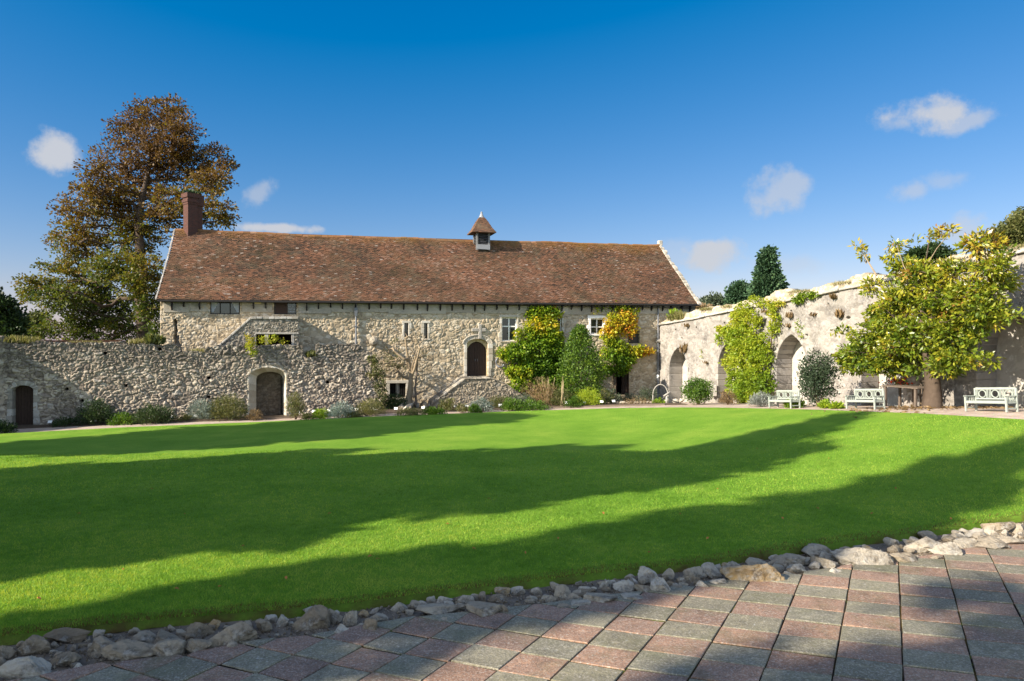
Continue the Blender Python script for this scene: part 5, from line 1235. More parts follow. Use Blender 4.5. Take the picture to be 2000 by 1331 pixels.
# ------------------------------------------------------------------ shrubs and bed plants (photo px of the foot, width, height)
def sh(name, label, px, py, w, h, mat, n, *a, **k):
    if name in ('bed_shrub', 'leafy_plant', 'straw_clump', 'heather'): w, h, n = w*1.2, h*(1.5 if px > 850 else 1.2), int(n*1.6)
    return shrub(name, label, px, py, w, h, mat, n, *a, **k)
sh('tall_shrub', 'tall dense green columnar shrub standing between the two creepers', 1134, 783, 92, 152, L_COLUMN, 14000, .12, 1, .55, .42, .30, .1, shape='column', clumps=620, crad=.28, cat='shrub', ypush=-.5)
sh('round_shrub', 'clipped round green shrub by the first blind arch', 1364, 790, 68, 52, L_GREEN, 5200, .09, 2, .45, .48, .28, .3, shape='ball', clumps=320, crad=.2)
sh('dark_shrub', 'tall grey-green shrub in front of the fourth blind arch, right of the small bench', 1598, 794, 76, 112, L_SHRUB, 6500, .10, 3, .5, .45, .3, .1, shape='ball', clumps=330, crad=.24, stems=9, bark=M_BARKP)
sh('dark_shrub', 'low side branch of grey-green foliage against the tall shrub', 1627, 772, 26, 86, L_SHRUB, 900, .10, 4, .5, .5, .3, .1, shape='ball', clumps=60, crad=.2, bark=M_BARKP)
sh('lavender', 'silvery lavender mound left of the small bench', 1489, 794, 54, 28, L_LAV, 2600, .10, 5, .18, .5, .3, .9)
sh('heather', 'brown withered heather mound between round shrub and vine', 1421, 790, 38, 20, L_BROWN, 1300, .07, 6, .25, .5, .3, .7)
sh('light_shrub', 'light green loose shrub at the foot of the vine', 1446, 788, 42, 46, L_LIME, 1500, .08, 7, .45, .35, .3, .4, shape='ball')
sh('leafy_plant', 'low green leafy plant between small bench and tall shrub', 1552, 796, 40, 10, L_LIME, 420, .11, 8, .4, .35, .25, .3)
sh('leafy_plant', 'light green leafy clump at the foot of the tall grey-green shrub', 1612, 797, 20, 10, L_LIME, 260, .12, 9, .4, .55, .25, .3)
sh('leafy_plant', 'light green leafy clump right of the tall grey-green shrub', 1634, 798, 20, 9, L_LIME, 240, .12, 10, .4, .6, .25, .3)
sh('bed_shrub', 'dark bushy shrub in the shade beside the leftmost white labels', 186, 826, 66, 46, L_DARK, 2600, .09, 11, .35, .5, .3, .5)
sh('leafy_plant', 'bright green low plant in the shade between two dark shrubs', 240, 829, 50, 18, L_GREEN, 900, .10, 12, .5, .5, .3, .3)
sh('bed_shrub', 'low dark brownish grassy mound against the garden wall', 302, 827, 72, 32, L_DARK, 2600, .12, 13, .18, .65, .35, .9)
sh('bed_shrub', 'dark green fringe plants at the far left corner by the plank door', 8, 846, 40, 22, L_DARK, 900, .1, 14, .3, .4, .3, .6)
sh('bed_shrub', 'grey-green aromatic shrub left of its olive neighbour before the wall', 394, 820, 50, 38, L_SILV, 2000, .09, 15, .22, .25, .3, .8)
sh('bed_shrub', 'wide olive-green shrub just left of the tall doorway', 445, 820, 74, 44, L_OLIVE, 3600, .08, 16, .3, .5, .35, .6)
sh('bed_shrub', 'small brown dying plant at the left jamb of the tall doorway', 497, 821, 30, 20, L_BROWN, 700, .07, 17, .3, .35, .3, .6)
sh('bed_shrub', 'upright olive shrub at the right jamb of the tall doorway', 577, 819, 36, 44, L_OLIVE, 1600, .08, 18, .3, .5, .35, .7, shape='ball')
sh('bed_shrub', 'bright lime herb clump right of the tall doorway', 627, 819, 30, 21, L_LIME, 1300, .06, 19, .45, .45, .3, .6)
sh('bed_shrub', 'blue-grey rue mound before the garden wall', 665, 817, 54, 28, L_SILV, 2100, .07, 20, .4, .45, .3, .5)
sh('bed_shrub', 'yellowish olive mound right of the blue-grey one', 722, 812, 62, 28, L_OLIVE, 2300, .08, 21, .25, .75, .3, .8)
sh('bed_shrub', 'dark green spreading shrub under the bare tree', 768, 795, 56, 26, L_DARK, 1800, .08, 22, .5, .6, .3, .4)
sh('bed_shrub', 'low yellow-green herbs right below the rockery', 800, 812, 50, 13, L_OLIVE, 1200, .07, 23, .35, .8, .3, .6)
sh('leafy_plant', 'low fresh green herb row before the rockery', 848, 810, 44, 12, L_GREEN, 1100, .08, 24, .5, .75, .3, .4)
sh('leafy_plant', 'small brown-green plant between two white labels left of the steps', 903, 806, 24, 13, L_OLIVE, 500, .07, 25, .35, .6, .3, .6)
sh('bed_shrub', 'teal-grey mound in front of the left half of the steps', 940, 804, 46, 20, L_SILV, 1500, .07, 26, .4, .2, .3, .5)
sh('leafy_plant', 'bright green low plant before the teal-grey mound', 926, 807, 24, 12, L_GREEN, 500, .08, 27, .5, .7, .3, .4)
sh('bed_shrub', 'olive-grey feathery shrub in front of the steps', 975, 798, 52, 18, L_OLIVE, 1900, .08, 28, .22, .4, .3, .8)
sh('bed_shrub', 'grey-green mound in front of the right foot of the steps', 1020, 797, 50, 20, L_SHRUB, 1700, .08, 29, .3, .75, .3, .7)
sh('straw_clump', 'dry straw-coloured stems in front of the large creeper', 1062, 794, 50, 42, L_BROWN, 1500, .16, 30, .10, .8, .3, 1.4, cat='plant')
sh('leafy_plant', 'low green herb patch under the straw stems', 1040, 801, 60, 14, L_GREEN, 1300, .08, 31, .5, .5, .3, .4)
sh('bed_shrub', 'mixed green shrub below the tall columnar shrub', 1100, 794, 46, 26, L_OLIVE, 1400, .08, 32, .4, .4, .3, .5)
sh('bed_shrub', 'bright yellow-lime mound below the tall columnar shrub', 1150, 793, 52, 26, L_LIME, 2200, .09, 33, .25, .85, .25, .9)
sh('bed_shrub', 'dark low shrub in front of the open dark doorway', 1196, 789, 34, 24, L_SHRUB, 900, .08, 34, .4, .55, .3, .4)
sh('bed_shrub', 'dark grey-green shrub between low stone wall and hoop', 1264, 786, 40, 22, L_SHRUB, 1200, .07, 35, .4, .6, .3, .4)
sh('heather', 'flat rusty brown ground plants below the low stone wall', 1245, 790, 70, 7, L_BROWN, 900, .06, 36, .3, .6, .3, .4)
sh('leafy_plant', 'small green plant at the bed end under the hoop', 1288, 789, 26, 8, L_LIME, 400, .07, 37, .4, .4, .3, .4)
sh('bed_shrub', 'olive plant spilling over the rockery stones left of the steps', 876, 803, 40, 18, L_OLIVE, 1100, .08, 51, .35, .55, .3, .5)
sh('bed_shrub', 'fresh green plant right of the feathery olive shrub', 1000, 802, 38, 18, L_GREEN, 1100, .08, 52, .5, .5, .3, .5)
sh('bed_shrub', 'tall grey-green growth before the right slope of the steps', 995, 792, 44, 18, L_SHRUB, 1600, .08, 53, .3, .85, .25, .9)
sh('bed_shrub', 'brownish upright plant left of the straw stems', 1032, 790, 34, 34, L_BROWN, 1000, .10, 54, .2, .5, .3, 1.0)
sh('bed_shrub', 'olive upright plant right of the straw stems', 1082, 793, 34, 30, L_OLIVE, 1200, .09, 55, .3, .5, .3, .9)
sh('leafy_plant', 'dark green low plant left of the yellow-lime mound', 1122, 796, 34, 16, L_GREEN, 900, .08, 56, .5, .35, .3, .5)
sh('bed_shrub', 'grey stems and leaves right of the yellow-lime mound', 1182, 790, 34, 22, L_OLIVE, 900, .08, 57, .3, .35, .3, .8)
sh('leafy_plant', 'olive ground plant on the low stone border', 1228, 784, 34, 12, L_SHRUB, 700, .07, 58, .4, .7, .3, .4)
sh('leafy_plant', 'thin green ground cover before the blue-grey mound', 690, 816, 36, 10, L_OLIVE, 600, .07, 59, .4, .5, .3, .4)
sh('leafy_plant', 'low weeds between the tall doorway and the lime herb', 603, 820, 30, 12, L_OLIVE, 500, .07, 60, .4, .3, .3, .4)
sh('leafy_plant', 'low weeds left of the grey-green aromatic shrub', 358, 823, 34, 12, L_OLIVE, 500, .07, 61, .4, .5, .3, .4)
sh('leafy_plant', 'small dark plant near the plank door in the shade', 130, 829, 44, 16, L_DARK, 600, .09, 62, .4, .6, .3, .4)
def ptuft(label, P, px, py, wpx, hpx, n, mat, seed, leaf=.16, name='grass_tuft', off=-.2, tone=.5):
    rng = np.random.default_rng(seed+500); u, z = P.uz(px, py); q = P.p(u, z, off); k = (P.p(u, z)).y/F; w, h = wpx*k/2, hpx*k
    root = thing(name, label, 'grass tuft', q)
    a = rng.uniform(-1, 1, n)*w; b = rng.normal(0, .14, n); B = np.stack([q.x+P.u.x*a+P.n.x*b, q.y+P.u.y*a+P.n.y*b, q.z+rng.random(n)*h*.35*(1-np.abs(a)/w)], -1)
    D = np.stack([rng.normal(0, .35, n), rng.normal(0, .35, n), np.full(n, 1.0)], -1)
    link('blades', leaf_mesh('blades', B, D, h*.8+leaf*.2, .10 if mat is L_GRASS else .35, tone+rng.normal(0, .25, n), rng), mat, root)
ptuft('long grass mound on the left end of the garden wall', GW, 26, 672, 80, 15, 1100, L_GRASS, 1)
ptuft('dry grass tuft on the garden wall beside the house corner', GW, 275, 674, 40, 13, 420, L_GRASS, 2)
ptuft('green leafy tuft on the garden wall touching the house corner', GW, 300, 673, 30, 18, 420, L_OLIVE, 3)
ptuft('short dry grass on the garden wall above the brick coping', GW, 165, 670, 60, 5, 200, L_GRASS, 4)
ptuft('grass in the low gap of the garden wall', GW, 385, 690, 30, 9, 260, L_GRASS, 5)
ptuft('weeds in the notch right of the doorway', GW, 610, 698, 20, 12, 200, L_OLIVE, 6)
ptuft('grassy hummock on the house end of the arcaded wall', RW, 1318, 627, 44, 18, 1100, L_GRASS, 7, tone=.35)
ptuft('green shoots above the grassy hummock by the drainpipe', RW, 1312, 618, 12, 14, 90, L_LIME, 8)
ptuft('dry grass on the arcaded wall top near the hazy tree', RW, 1375, 607, 40, 7, 360, L_GRASS, 9)
ptuft('dry grass on the arcaded wall top under the round tree', RW, 1415, 602, 30, 7, 200, L_GRASS, 10, tone=.7)
ptuft('dry grass on the arcaded wall top above the vine', RW, 1555, 572, 60, 6, 420, L_GRASS, 11, tone=.6)
ptuft('dry grass on the arcaded wall top left of the magnolia', RW, 1640, 556, 50, 7, 400, L_GRASS, 12, tone=.6)
ptuft('dry grass on the arcaded wall top behind the magnolia', RW, 1850, 512, 60, 8, 460, L_GRASS, 13, tone=.55)
ptuft('dry grass on the arcaded wall top at the right edge', RW, 1980, 486, 50, 8, 420, L_GRASS, 14, tone=.6)
for i, (x, y, w, h) in enumerate([(1345, 640, 8, 8), (1382, 711, 8, 6), (1498, 612, 8, 8), (1547, 622, 10, 12), (1592, 618, 8, 8), (1632, 585, 8, 12), (1645, 622, 7, 18), (1543, 640, 6, 8), (1340, 690, 6, 20)]):
    ptuft('small brown weed tuft rooted in the joints of the pale arcaded wall', RW, x, y, w, h, 60, L_BROWN, 30+i, name='wall_weed', off=.02); 
for o in [o for o in COL.objects if o.name.startswith('wall_weed')]: o['group'] = 'weeds in the arcaded wall'
rngc = np.random.default_rng(9); root = thing('chimney_plants', 'small green plants growing on top of the chimney', 'plant', tuple(CHIM_P.mean(axis=0)))
link('foliage', leaf_mesh('foliage', CHIM_P, rngc.normal(size=CHIM_P.shape)+[0, 0, .8], .13, .5, rngc.random(len(CHIM_P)), rngc), L_DARK, root)
# ------------------------------------------------------------------ bare young tree before the house
def bare_tree():
    rng = np.random.default_rng(61); g = G(797, 797); Y = g.y
    tr = [tuple(at(x, y, Y)) for x, y in ((796, 792), (798, 778), (801, 760), (802, 740), (801, 722))]; tr[0] = (g.x, g.y, g.z)
    root = thing('bare_tree', 'small half-bare forked tree with tan bark before the low twin window', 'tree', tuple(g))
    sk = Skeleton(tr, rng)
    limbs = [[(801,722),(797,700),(794,682),(792,660)],[(802,740),(810,720),(815,700),(820,680)],[(801,745),(788,736),(775,722),(765,712)],[(800,735),(806,712),(812,695),(800,680)]]
    for L in limbs:
        par = min(range(len(sk.p)), key=lambda i: np.linalg.norm(sk.p[i]-np.array(at(*L[0], Y)))); off = rng.normal(0, .5)
        for k, (x, y) in enumerate(L[1:]):
            p = np.array(at(x, y, Y+off*(k+1)/3)); sk.p.append(p); sk.par.append(par); par = len(sk.p)-1
    bl = [(792,655,14,14),(820,670,22,18),(840,690,16,14),(765,680,22,22),(778,705,24,18),(755,705,18,20),(805,655,10,14),(750,725,10,14),(830,700,16,12),(770,730,14,10)]
    C, Rr = px_blobs(bl, Y, 1.0); cent, d, _ = in_blobs(C, Rr, 210, rng, .5)
    sk.len = [0.0]*len(sk.p); sk.grow(cent, step=.3, wob=.08, up=.5, pl=.1)
    sk.mesh('trunk', M_BARKP, root, .009, rmax=.19, nside=7)
    lb = [(775,700,24,14,0),(762,712,22,12,0),(785,715,18,10,0),(755,695,12,14,0),(832,690,14,9,0),(768,668,10,8,0),(845,668,8,6,0),(750,725,8,8,0)]
    C, Rr = px_blobs(lb, Y, 1.0); c2, d, _ = in_blobs(C, Rr, 95, rng, .6); P, D = clump_leaves(c2, 12, .22, rng, .5, d)
    link('crown', leaf_mesh('crown', P, D, .08, .4, .5+np.repeat(rng.normal(0, .2, 95), 12), rng), L_OLIVE, root)
    mb = MB(); mb.tube([at(813, 790, Y-.2), at(811, 760, Y-.15), at(816, 700, Y-.1)], [.07, .06, .04], 7); mb.tube([at(806, 776, Y-.3), at(818, 768, Y-.3), at(826, 765, Y-.3)], [.05, .05, .02], 6)
    mb.build('stake', M_TEAK, root)
bare_tree()
# ------------------------------------------------------------------ magnolia by the arcaded wall
def magnolia():
    MP = RW.shifted(1.7); g = MP.p(MP.u_at(1822), 0); g.z = Tz(g.x, g.y); Y = g.y
    YM = lambda px: MP.p(MP.u_at(px), 0).y
    B = [(1690,692,46,30),(1660,700,24,18),(1735,702,50,24),(1715,655,52,34),(1765,610,52,40),(1780,660,56,36),(1745,580,34,26),(1800,552,48,26),(1845,590,60,36),(1900,575,52,32),(1945,550,34,22),(1850,650,52,34),(1880,700,44,20),(1860,690,40,20),(1938,706,26,14),(1920,610,44,28),(1905,660,24,18),(1770,525,34,18),(1800,530,26,14),(1920,476,40,16),(1960,500,20,12),(1940,520,34,16),(1680,483,9,7,.2),(1690,495,8,6,.2),(1752,476,16,8),(1738,496,12,8),(1838,455,14,9),(1828,464,12,7),(1790,477,8,6),(1632,642,7,7),(1645,650,12,10),(1700,560,16,12),(1970,620,20,10),(1990,622,10,6),(1815,461,6,6),(1665,716,26,12),(1735,722,34,10),(1762,695,50,24),(1800,714,36,14),(1848,716,36,14),(1720,612,38,24),(1870,530,38,20),(1830,530,30,18),(1885,640,40,30)]
    tr = [(g.x, g.y, g.z-.05)]+[tuple(at(x, y, Y)) for x, y in ((1823,770),(1822,745),(1818,715),(1812,690),(1806,660),(1800,630))]
    root = tree('magnolia_tree', 'broad evergreen magnolia with glossy gold-green leaves against the arcaded wall', B, YM, tr, L_MAG, 1150, 23, .22, .165, lambda c, rng: .50+rng.normal(0, .15, len(c))+.18*np.clip((c[:, 2]-4.2)/2, -.5, 1), M_BARK, 71, .27, aspect=.42, depth=.9, targets=420, shell=.38, flat=.6, r_tip=.010, jit=.4, up=.6, fold=.5)
    mb = MB()
    for L in ([(1712,538),(1698,515),(1683,490)], [(1785,590),(1800,535),(1830,485),(1866,443)], [(1800,610),(1790,560),(1765,520),(1752,480)], [(1905,560),(1908,525),(1918,490)]):
        mb.tube([at(x, y, YM(x)-.2) for x, y in L], [.035, .025, .015, .008][:len(L)], 6)
    mb.build('bare_branch', M_BARKP, root)
    rng = np.random.default_rng(5); P = np.array([at(x, y, YM(x)-.2) for x, y in ((1862, 446), (1850, 452), (1683, 486), (1676, 480))]); cl, D = clump_leaves(P, 16, .2, rng)
    link('leaf_spray', leaf_mesh('leaf_spray', cl, D, .2, .42, .75+rng.normal(0, .15, len(cl)), rng), L_MAG, root)
    # leaf litter below
    P = rng.normal(size=(500, 2))*[1.7, .8]; X = g.x+P[:, 0]; Yy = g.y+P[:, 1]; V = np.stack([X, Yy, T(X, Yy)+.01], -1)
    o = link('leaf_litter', leaf_mesh('leaf_litter', V, np.concatenate([rng.normal(size=(500, 2)), rng.random((500, 1))*.3], 1), .16, .45, rng.random(500), rng), L_BROWN); props(o, 'brown fallen leaves lying under the magnolia', 'leaf litter', kind='stuff')
    m, nt, b = base_mat('dead_leaf', .9)
magnolia()
# ------------------------------------------------------------------ stones along the paving edge
def rock_mesh(rng, sx, sy, sz, tone, sub=3):
    bm = bmesh.new(); bmesh.ops.create_icosphere(bm, subdivisions=sub, radius=1.0)
    V = np.array([v.co[:] for v in bm.verts])
    for _ in range(9):                                   # broken faces: cut the ball with random planes
        n = rng.normal(size=3); n /= np.linalg.norm(n); d = rng.uniform(.34, .74); s = V@n-d; V = V-np.clip(s, 0, None)[:, None]*n*.97
    s = rng.integers(1000); V *= (1+.13*(fbm(V[:, 0]*1.6+V[:, 2]*.9+5, V[:, 1]*1.6-V[:, 2]*1.1+9, int(s), 4)-.5)*2)[:, None]
    q1 = np.abs(fbm(V[:, 0]*3.1+V[:, 2]*2.3+5, V[:, 1]*3.1-V[:, 2]*2.7+9, int(s)+5, 3)-.5)*2; q2 = fbm(V[:, 0]*7.1+V[:, 2]*5.9, V[:, 1]*7.3-V[:, 2]*6.1, int(s)+9, 3)-.5; V *= (1-.30*np.clip(.28-q1, 0, 1)+.16*q2)[:, None]
    V -= (V.max(0)+V.min(0))/2; V /= (V.max(0)-V.min(0))/2; V *= np.array([sx, sy, sz])/2
    for v, c in zip(bm.verts, V): v.co = c
    me = bpy.data.meshes.new('edging_stone'); bm.to_mesh(me); bm.free()
    a = me.attributes.new('tone', 'FLOAT', 'POINT'); a.data.foreach_set('value', np.clip(tone+rng.normal(0, .04, len(V)), 0, 1).astype(np.float32)); me.attributes.new('mortar', 'FLOAT', 'POINT')
    return me
STONES = [ # px, py, w, h, tone, own label (or None)
 (38,1303,92,44,.8,'large flat pale slab of stone at the bottom left corner'),(52,1258,72,38,.35,'big rounded brown stone above the corner slab'),(6,1268,30,30,.4,None),(124,1238,76,22,.2,'long thin brown stone tucked under the lawn edge near the left end'),(192,1235,20,22,.7,None),(205,1256,60,34,.45,'blocky tan stone left of the long loaf-shaped stone'),(248,1268,98,36,.45,'long loaf-shaped tan stone beside the first cut pink slab'),(276,1243,56,28,.5,'squarish tan stone behind the long loaf-shaped stone'),(322,1262,58,34,.55,'wedge-shaped tan stone right of the long loaf-shaped stone'),(324,1240,54,22,.4,None),(381,1258,52,26,.4,'low brown wedge stone left of the biggest block'),(385,1225,52,28,.35,'dark rounded stone under the brown lawn lip'),(416,1213,22,18,.98,'small orange pebble-like stone perched on top of the row'),(449,1237,92,46,.5,'biggest grey-tan block of the edging, near the left third'),(481,1216,28,20,.6,None),(513,1216,30,26,.45,None),(528,1203,24,16,.8,None),(548,1206,28,22,.85,None),(605,1205,66,40,.3,'big brown split stone with a flat dark face'),(607,1188,36,18,.75,'pale cap stone resting on the big split brown stone'),(646,1196,40,26,.55,None),(682,1203,30,30,.6,None),(122,1281,50,26,.35,None),(668,1227,46,20,.85,'flat pale stone nearly buried beside a pink slab'),(720,1218,32,30,.35,None),(735,1201,40,20,.65,None),(708,1193,20,14,.98,None),(780,1180,34,17,.7,None),(808,1176,28,18,.55,None),(840,1167,20,17,.75,None),(868,1167,30,18,.8,None),(906,1166,36,20,.7,None),(941,1159,18,18,.4,None),(974,1161,44,10,.3,'thin flat brown stone carrying a white stone'),(981,1149,30,16,.95,'white stone sitting on a thin flat brown stone'),(859,1187,92,22,.6,'long flat grey stone level with the paving, left of centre'),(943,1190,68,24,.5,'long dark grey brick-like stone beside the paving at centre'),(984,1185,22,22,.4,None),(862,1206,22,12,.6,None),(1100,1153,38,28,.55,'pointed tan stone at the centre of the row'),(1142,1152,44,10,.3,None),(1174,1164,62,18,.6,'long layered grey stone right of the pointed tan one'),(1100,1180,30,12,.45,None),(1132,1174,42,14,.7,None),(1184,1136,30,18,.8,None),(1220,1139,42,20,.8,'squat white stone below the tall white lump'),(1258,1144,36,18,.5,None),(1267,1118,37,29,.85,'tall white pitted lump standing above the others by the lawn'),(1293,1141,42,32,.85,'chunky white rounded stone next to the paving corner'),(1237,1162,44,12,.7,None),(1306,1117,23,22,.6,None),(1334,1126,24,12,.4,None),(1355,1116,36,25,.6,None),(1391,1111,40,28,.7,None),(1417,1100,18,12,.98,'small orange stone by the lawn right of the white lumps'),(1374,1139,26,18,.85,None),(1334,1137,20,10,.6,None),(1475,1119,112,42,.97,'long yellow-ochre eroded boulder, the biggest right of centre'),(1404,1133,32,16,.7,None),(1437,1102,32,20,.65,None),(1482,1098,42,20,.6,None),(1509,1095,26,14,.5,None),(1546,1092,56,24,.55,'wide tan layered stone right of the ochre boulder'),(1583,1092,24,14,.6,None),(1554,1106,32,20,.75,None),(1595,1073,56,22,.6,'angular grey stone leaning into the lawn edge'),(1617,1096,52,24,.6,'blunt pale stone in the middle of the right half'),(1621,1081,42,14,.65,None),(1661,1071,42,16,.5,None),(1632,1113,32,14,.8,None),(1692,1088,104,34,.7,'large flat pale slab stone beside the paving, right half'),(1705,1068,34,18,.9,'tan brick-shaped stone pointing up at the lawn edge'),(1743,1057,26,20,.75,None),(1771,1087,66,22,.45,'dark brown long stone against the paving on the right'),(1802,1062,68,28,.65,'broad rough grey stone on the right with a domed top'),(1816,1042,36,18,.5,None),(1850,1070,62,26,.7,'broad pale broken stone left of the right-hand boulders'),(1884,1042,24,11,.8,None),(1914,1038,46,14,.8,'flat cream stone at the lawn edge near the right end'),(1891,1059,42,16,.65,None),(1940,1060,62,24,.55,'grey boulder with pits close to the right edge'),(1956,1027,52,22,.4,'brown humped stone by the lawn at the right end'),(1994,1030,26,20,.6,None),(1983,1051,62,22,.6,'wide grey stone cut by the right edge of the picture'),(1829,1085,32,12,.5,None)]
def build_stones():
    rng = np.random.default_rng(17); gl = 'rubble stones edging the lawn'
    def put(px, py, w, h, tone, label, sub=4):
        g = G(px, py+h*.36); k = g.y/F; me = rock_mesh(rng, w*k*1.10, w*k*rng.uniform(.7, 1.0) if w < 70 else w*k*.55, h*k*1.25, tone, sub)
        o = link('edging_stone', me, M_ROCK); o.location = (g.x, g.y+w*k*.15, Tz(g.x, g.y)-.05+h*k*.34); o.rotation_euler = (rng.uniform(-.12, .12), rng.uniform(-.1, .1), rng.uniform(-.35, .35))
        props(o, label, 'stone', gl)
    for s in STONES:
        size = 'mid-sized' if s[2] > 30 else 'small'; colr = 'pale' if .66 < s[4] < .95 else 'tan' if s[4] > .5 else 'brown'
        put(*s[:5], s[5] or f'{size} {colr} irregular rubble stone in the loose row between lawn and paving')
    for i in range(200):
        px = rng.uniform(-40, 2000); n, c = interp_poly(NEAR, px), interp_poly(CUT, px); py = n+(c-n)*rng.uniform(.06, .95); s = rng.uniform(10, 24)*(1.1 if px > 900 else 1)
        put(px, py, s, s*rng.uniform(.45, .8), rng.choice([.3, .45, .6, .7, .85]), 'little broken stone chip lying between the larger edging stones', 2)
    # grit: too many to count
    mb = MB(); n = 2600; V = []; Fq = []
    px = rng.uniform(-100, 2050, n); nn, cc = interp_poly(NEAR, px), interp_poly(CUT, px); py = nn+(cc-nn)*rng.uniform(.1, 1.02, n)
    P = np.array([G(a, b) for a, b in zip(px, py)]); s = rng.uniform(.005, .018, n)
    oc = np.array([[1,0,0],[-1,0,0],[0,1,0],[0,-1,0],[0,0,1],[0,0,-1]], float); V = (P[:, None]+oc[None]*s[:, None, None]*rng.uniform(.6, 1.3, (n, 6, 1))+[0, 0, -.03]).reshape(-1, 3)
    fc = np.array([[0,2,4],[2,1,4],[1,3,4],[3,0,4],[2,0,5],[1,2,5],[3,1,5],[0,3,5]]); b = (np.arange(n)*6)[:, None, None]
    t = np.repeat(rng.random(n)*.6, 6)
    o = link('grit', raw_mesh('grit', V, [(b+fc[None]).reshape(-1, 3)], {'tone': t, 'mortar': t*0}), M_ROCK); props(o, 'loose grit and stone crumbs between the edging stones', 'grit', kind='stuff')
build_stones()
# rockery stones and low dry wall in the bed
def rockery():
    rng = np.random.default_rng(27)
    def put(px, py, w, h, label, grp, tone):
        g = Gf(px, py, .6); k = g.y/F; o = link('rockery_stone', rock_mesh(rng, w*k, w*k*.8, h*k, tone, 2), M_ROCK); o.location = (g.x, g.y, g.z+h*k*.38); o.rotation_euler = (0, 0, rng.uniform(0, 6)); props(o, label, 'stone', grp)
    for i in range(46):
        px = rng.uniform(778, 905); py = rng.uniform(788, 803)-(8 if 830 < px < 900 else 0)
        put(px, py, rng.uniform(9, 17), rng.uniform(8, 15), 'rough tan rockery stone heaped left of the steps', 'rockery stones by the steps', rng.uniform(.3, .85))
    for px, py, w, h in ((795, 775, 15, 17), (788, 790, 14, 16)): put(px, py+8, w, h, 'upright tan rockery stone below the bare tree' if px > 790 else 'squat tan rockery stone under the bare tree', 'rockery stones by the steps', .7)
    for r in range(3):
        for i in range(13):
            px = 1200+i*6.6+(r % 2)*3; put(px, 789-r*5.5, rng.uniform(7, 10), 6.5, 'stone of the low dry rubble border before the dark doorway', 'low dry stone border', rng.uniform(.3, .9))
    for i in range(7): put(1325+rng.uniform(-32, 20), 787+rng.uniform(-8, 2), rng.uniform(8, 14), rng.uniform(7, 10), 'loose pale stone at the foot of the first blind arch', 'loose stones by the first arch', .8)
rockery()
# ------------------------------------------------------------------ white plant labels
def plant_labels():
    mb = MB(); root = thing('plant_label', 'x', 'plant label'); mb.box8([(-.085,.0,.15),(.085,.0,.15),(.085,.012,.15),(-.085,.012,.15),(-.085,.05,.26),(.085,.05,.26),(.085,.062,.26),(-.085,.062,.26)]); p = mb.build('plate', M_WHITE, root)
    mb = MB(); mb.box(-.012, .012, .012, .03, -.05, .18); s = mb.build('stake', M_OAK, root)
    P = [(97,826),(131,825),(186,824),(246,822),(334,821),(382,817),(484,816),(582,813),(612,812),(642,811),(696,809),(732,808),(773,807),(826,805),(889,802),(912,802),(948,801),(977,800),(1035,799),(1107,795),(1142,794),(1175,793),(1199,792)]
    where = ['nearest the plank door in the shade','second from the plank door in the shade','before the dark shaded shrub','in the bright low plant in the shade','at the right of the dark grassy mound','before the grey-green aromatic shrub','beside the small brown dying plant','at the foot of the upright olive shrub','left of the bright lime clump','right of the bright lime clump','right of the blue-grey mound','before the yellowish olive mound','under the bare tree','before the rockery','before the foot of the steps coping','left of the bright green plant by the steps','before the teal-grey mound','before the feathery olive shrub','in the herb patch under the straw stems','left of the yellow-lime mound','in front of the yellow-lime mound','right of the yellow-lime mound','before the dark shrub by the dark doorway']
    for i, ((px, py), w) in enumerate(zip(P, where)):
        g = Gf(px, py, .9)
        if i == 0: o = root
        else:
            o = root.copy(); COL.objects.link(o)
            for c in (p, s):
                q = c.copy(); COL.objects.link(q); q.parent = o; q.matrix_parent_inverse = Matrix.Identity(4)
        o.location = (g.x, g.y, g.z+.03); o.rotation_euler = (0, 0, random.Random(i).uniform(-.3, .3)); props(o, 'small white plant label '+w, 'plant label', 'white plant labels in the bed')
plant_labels()
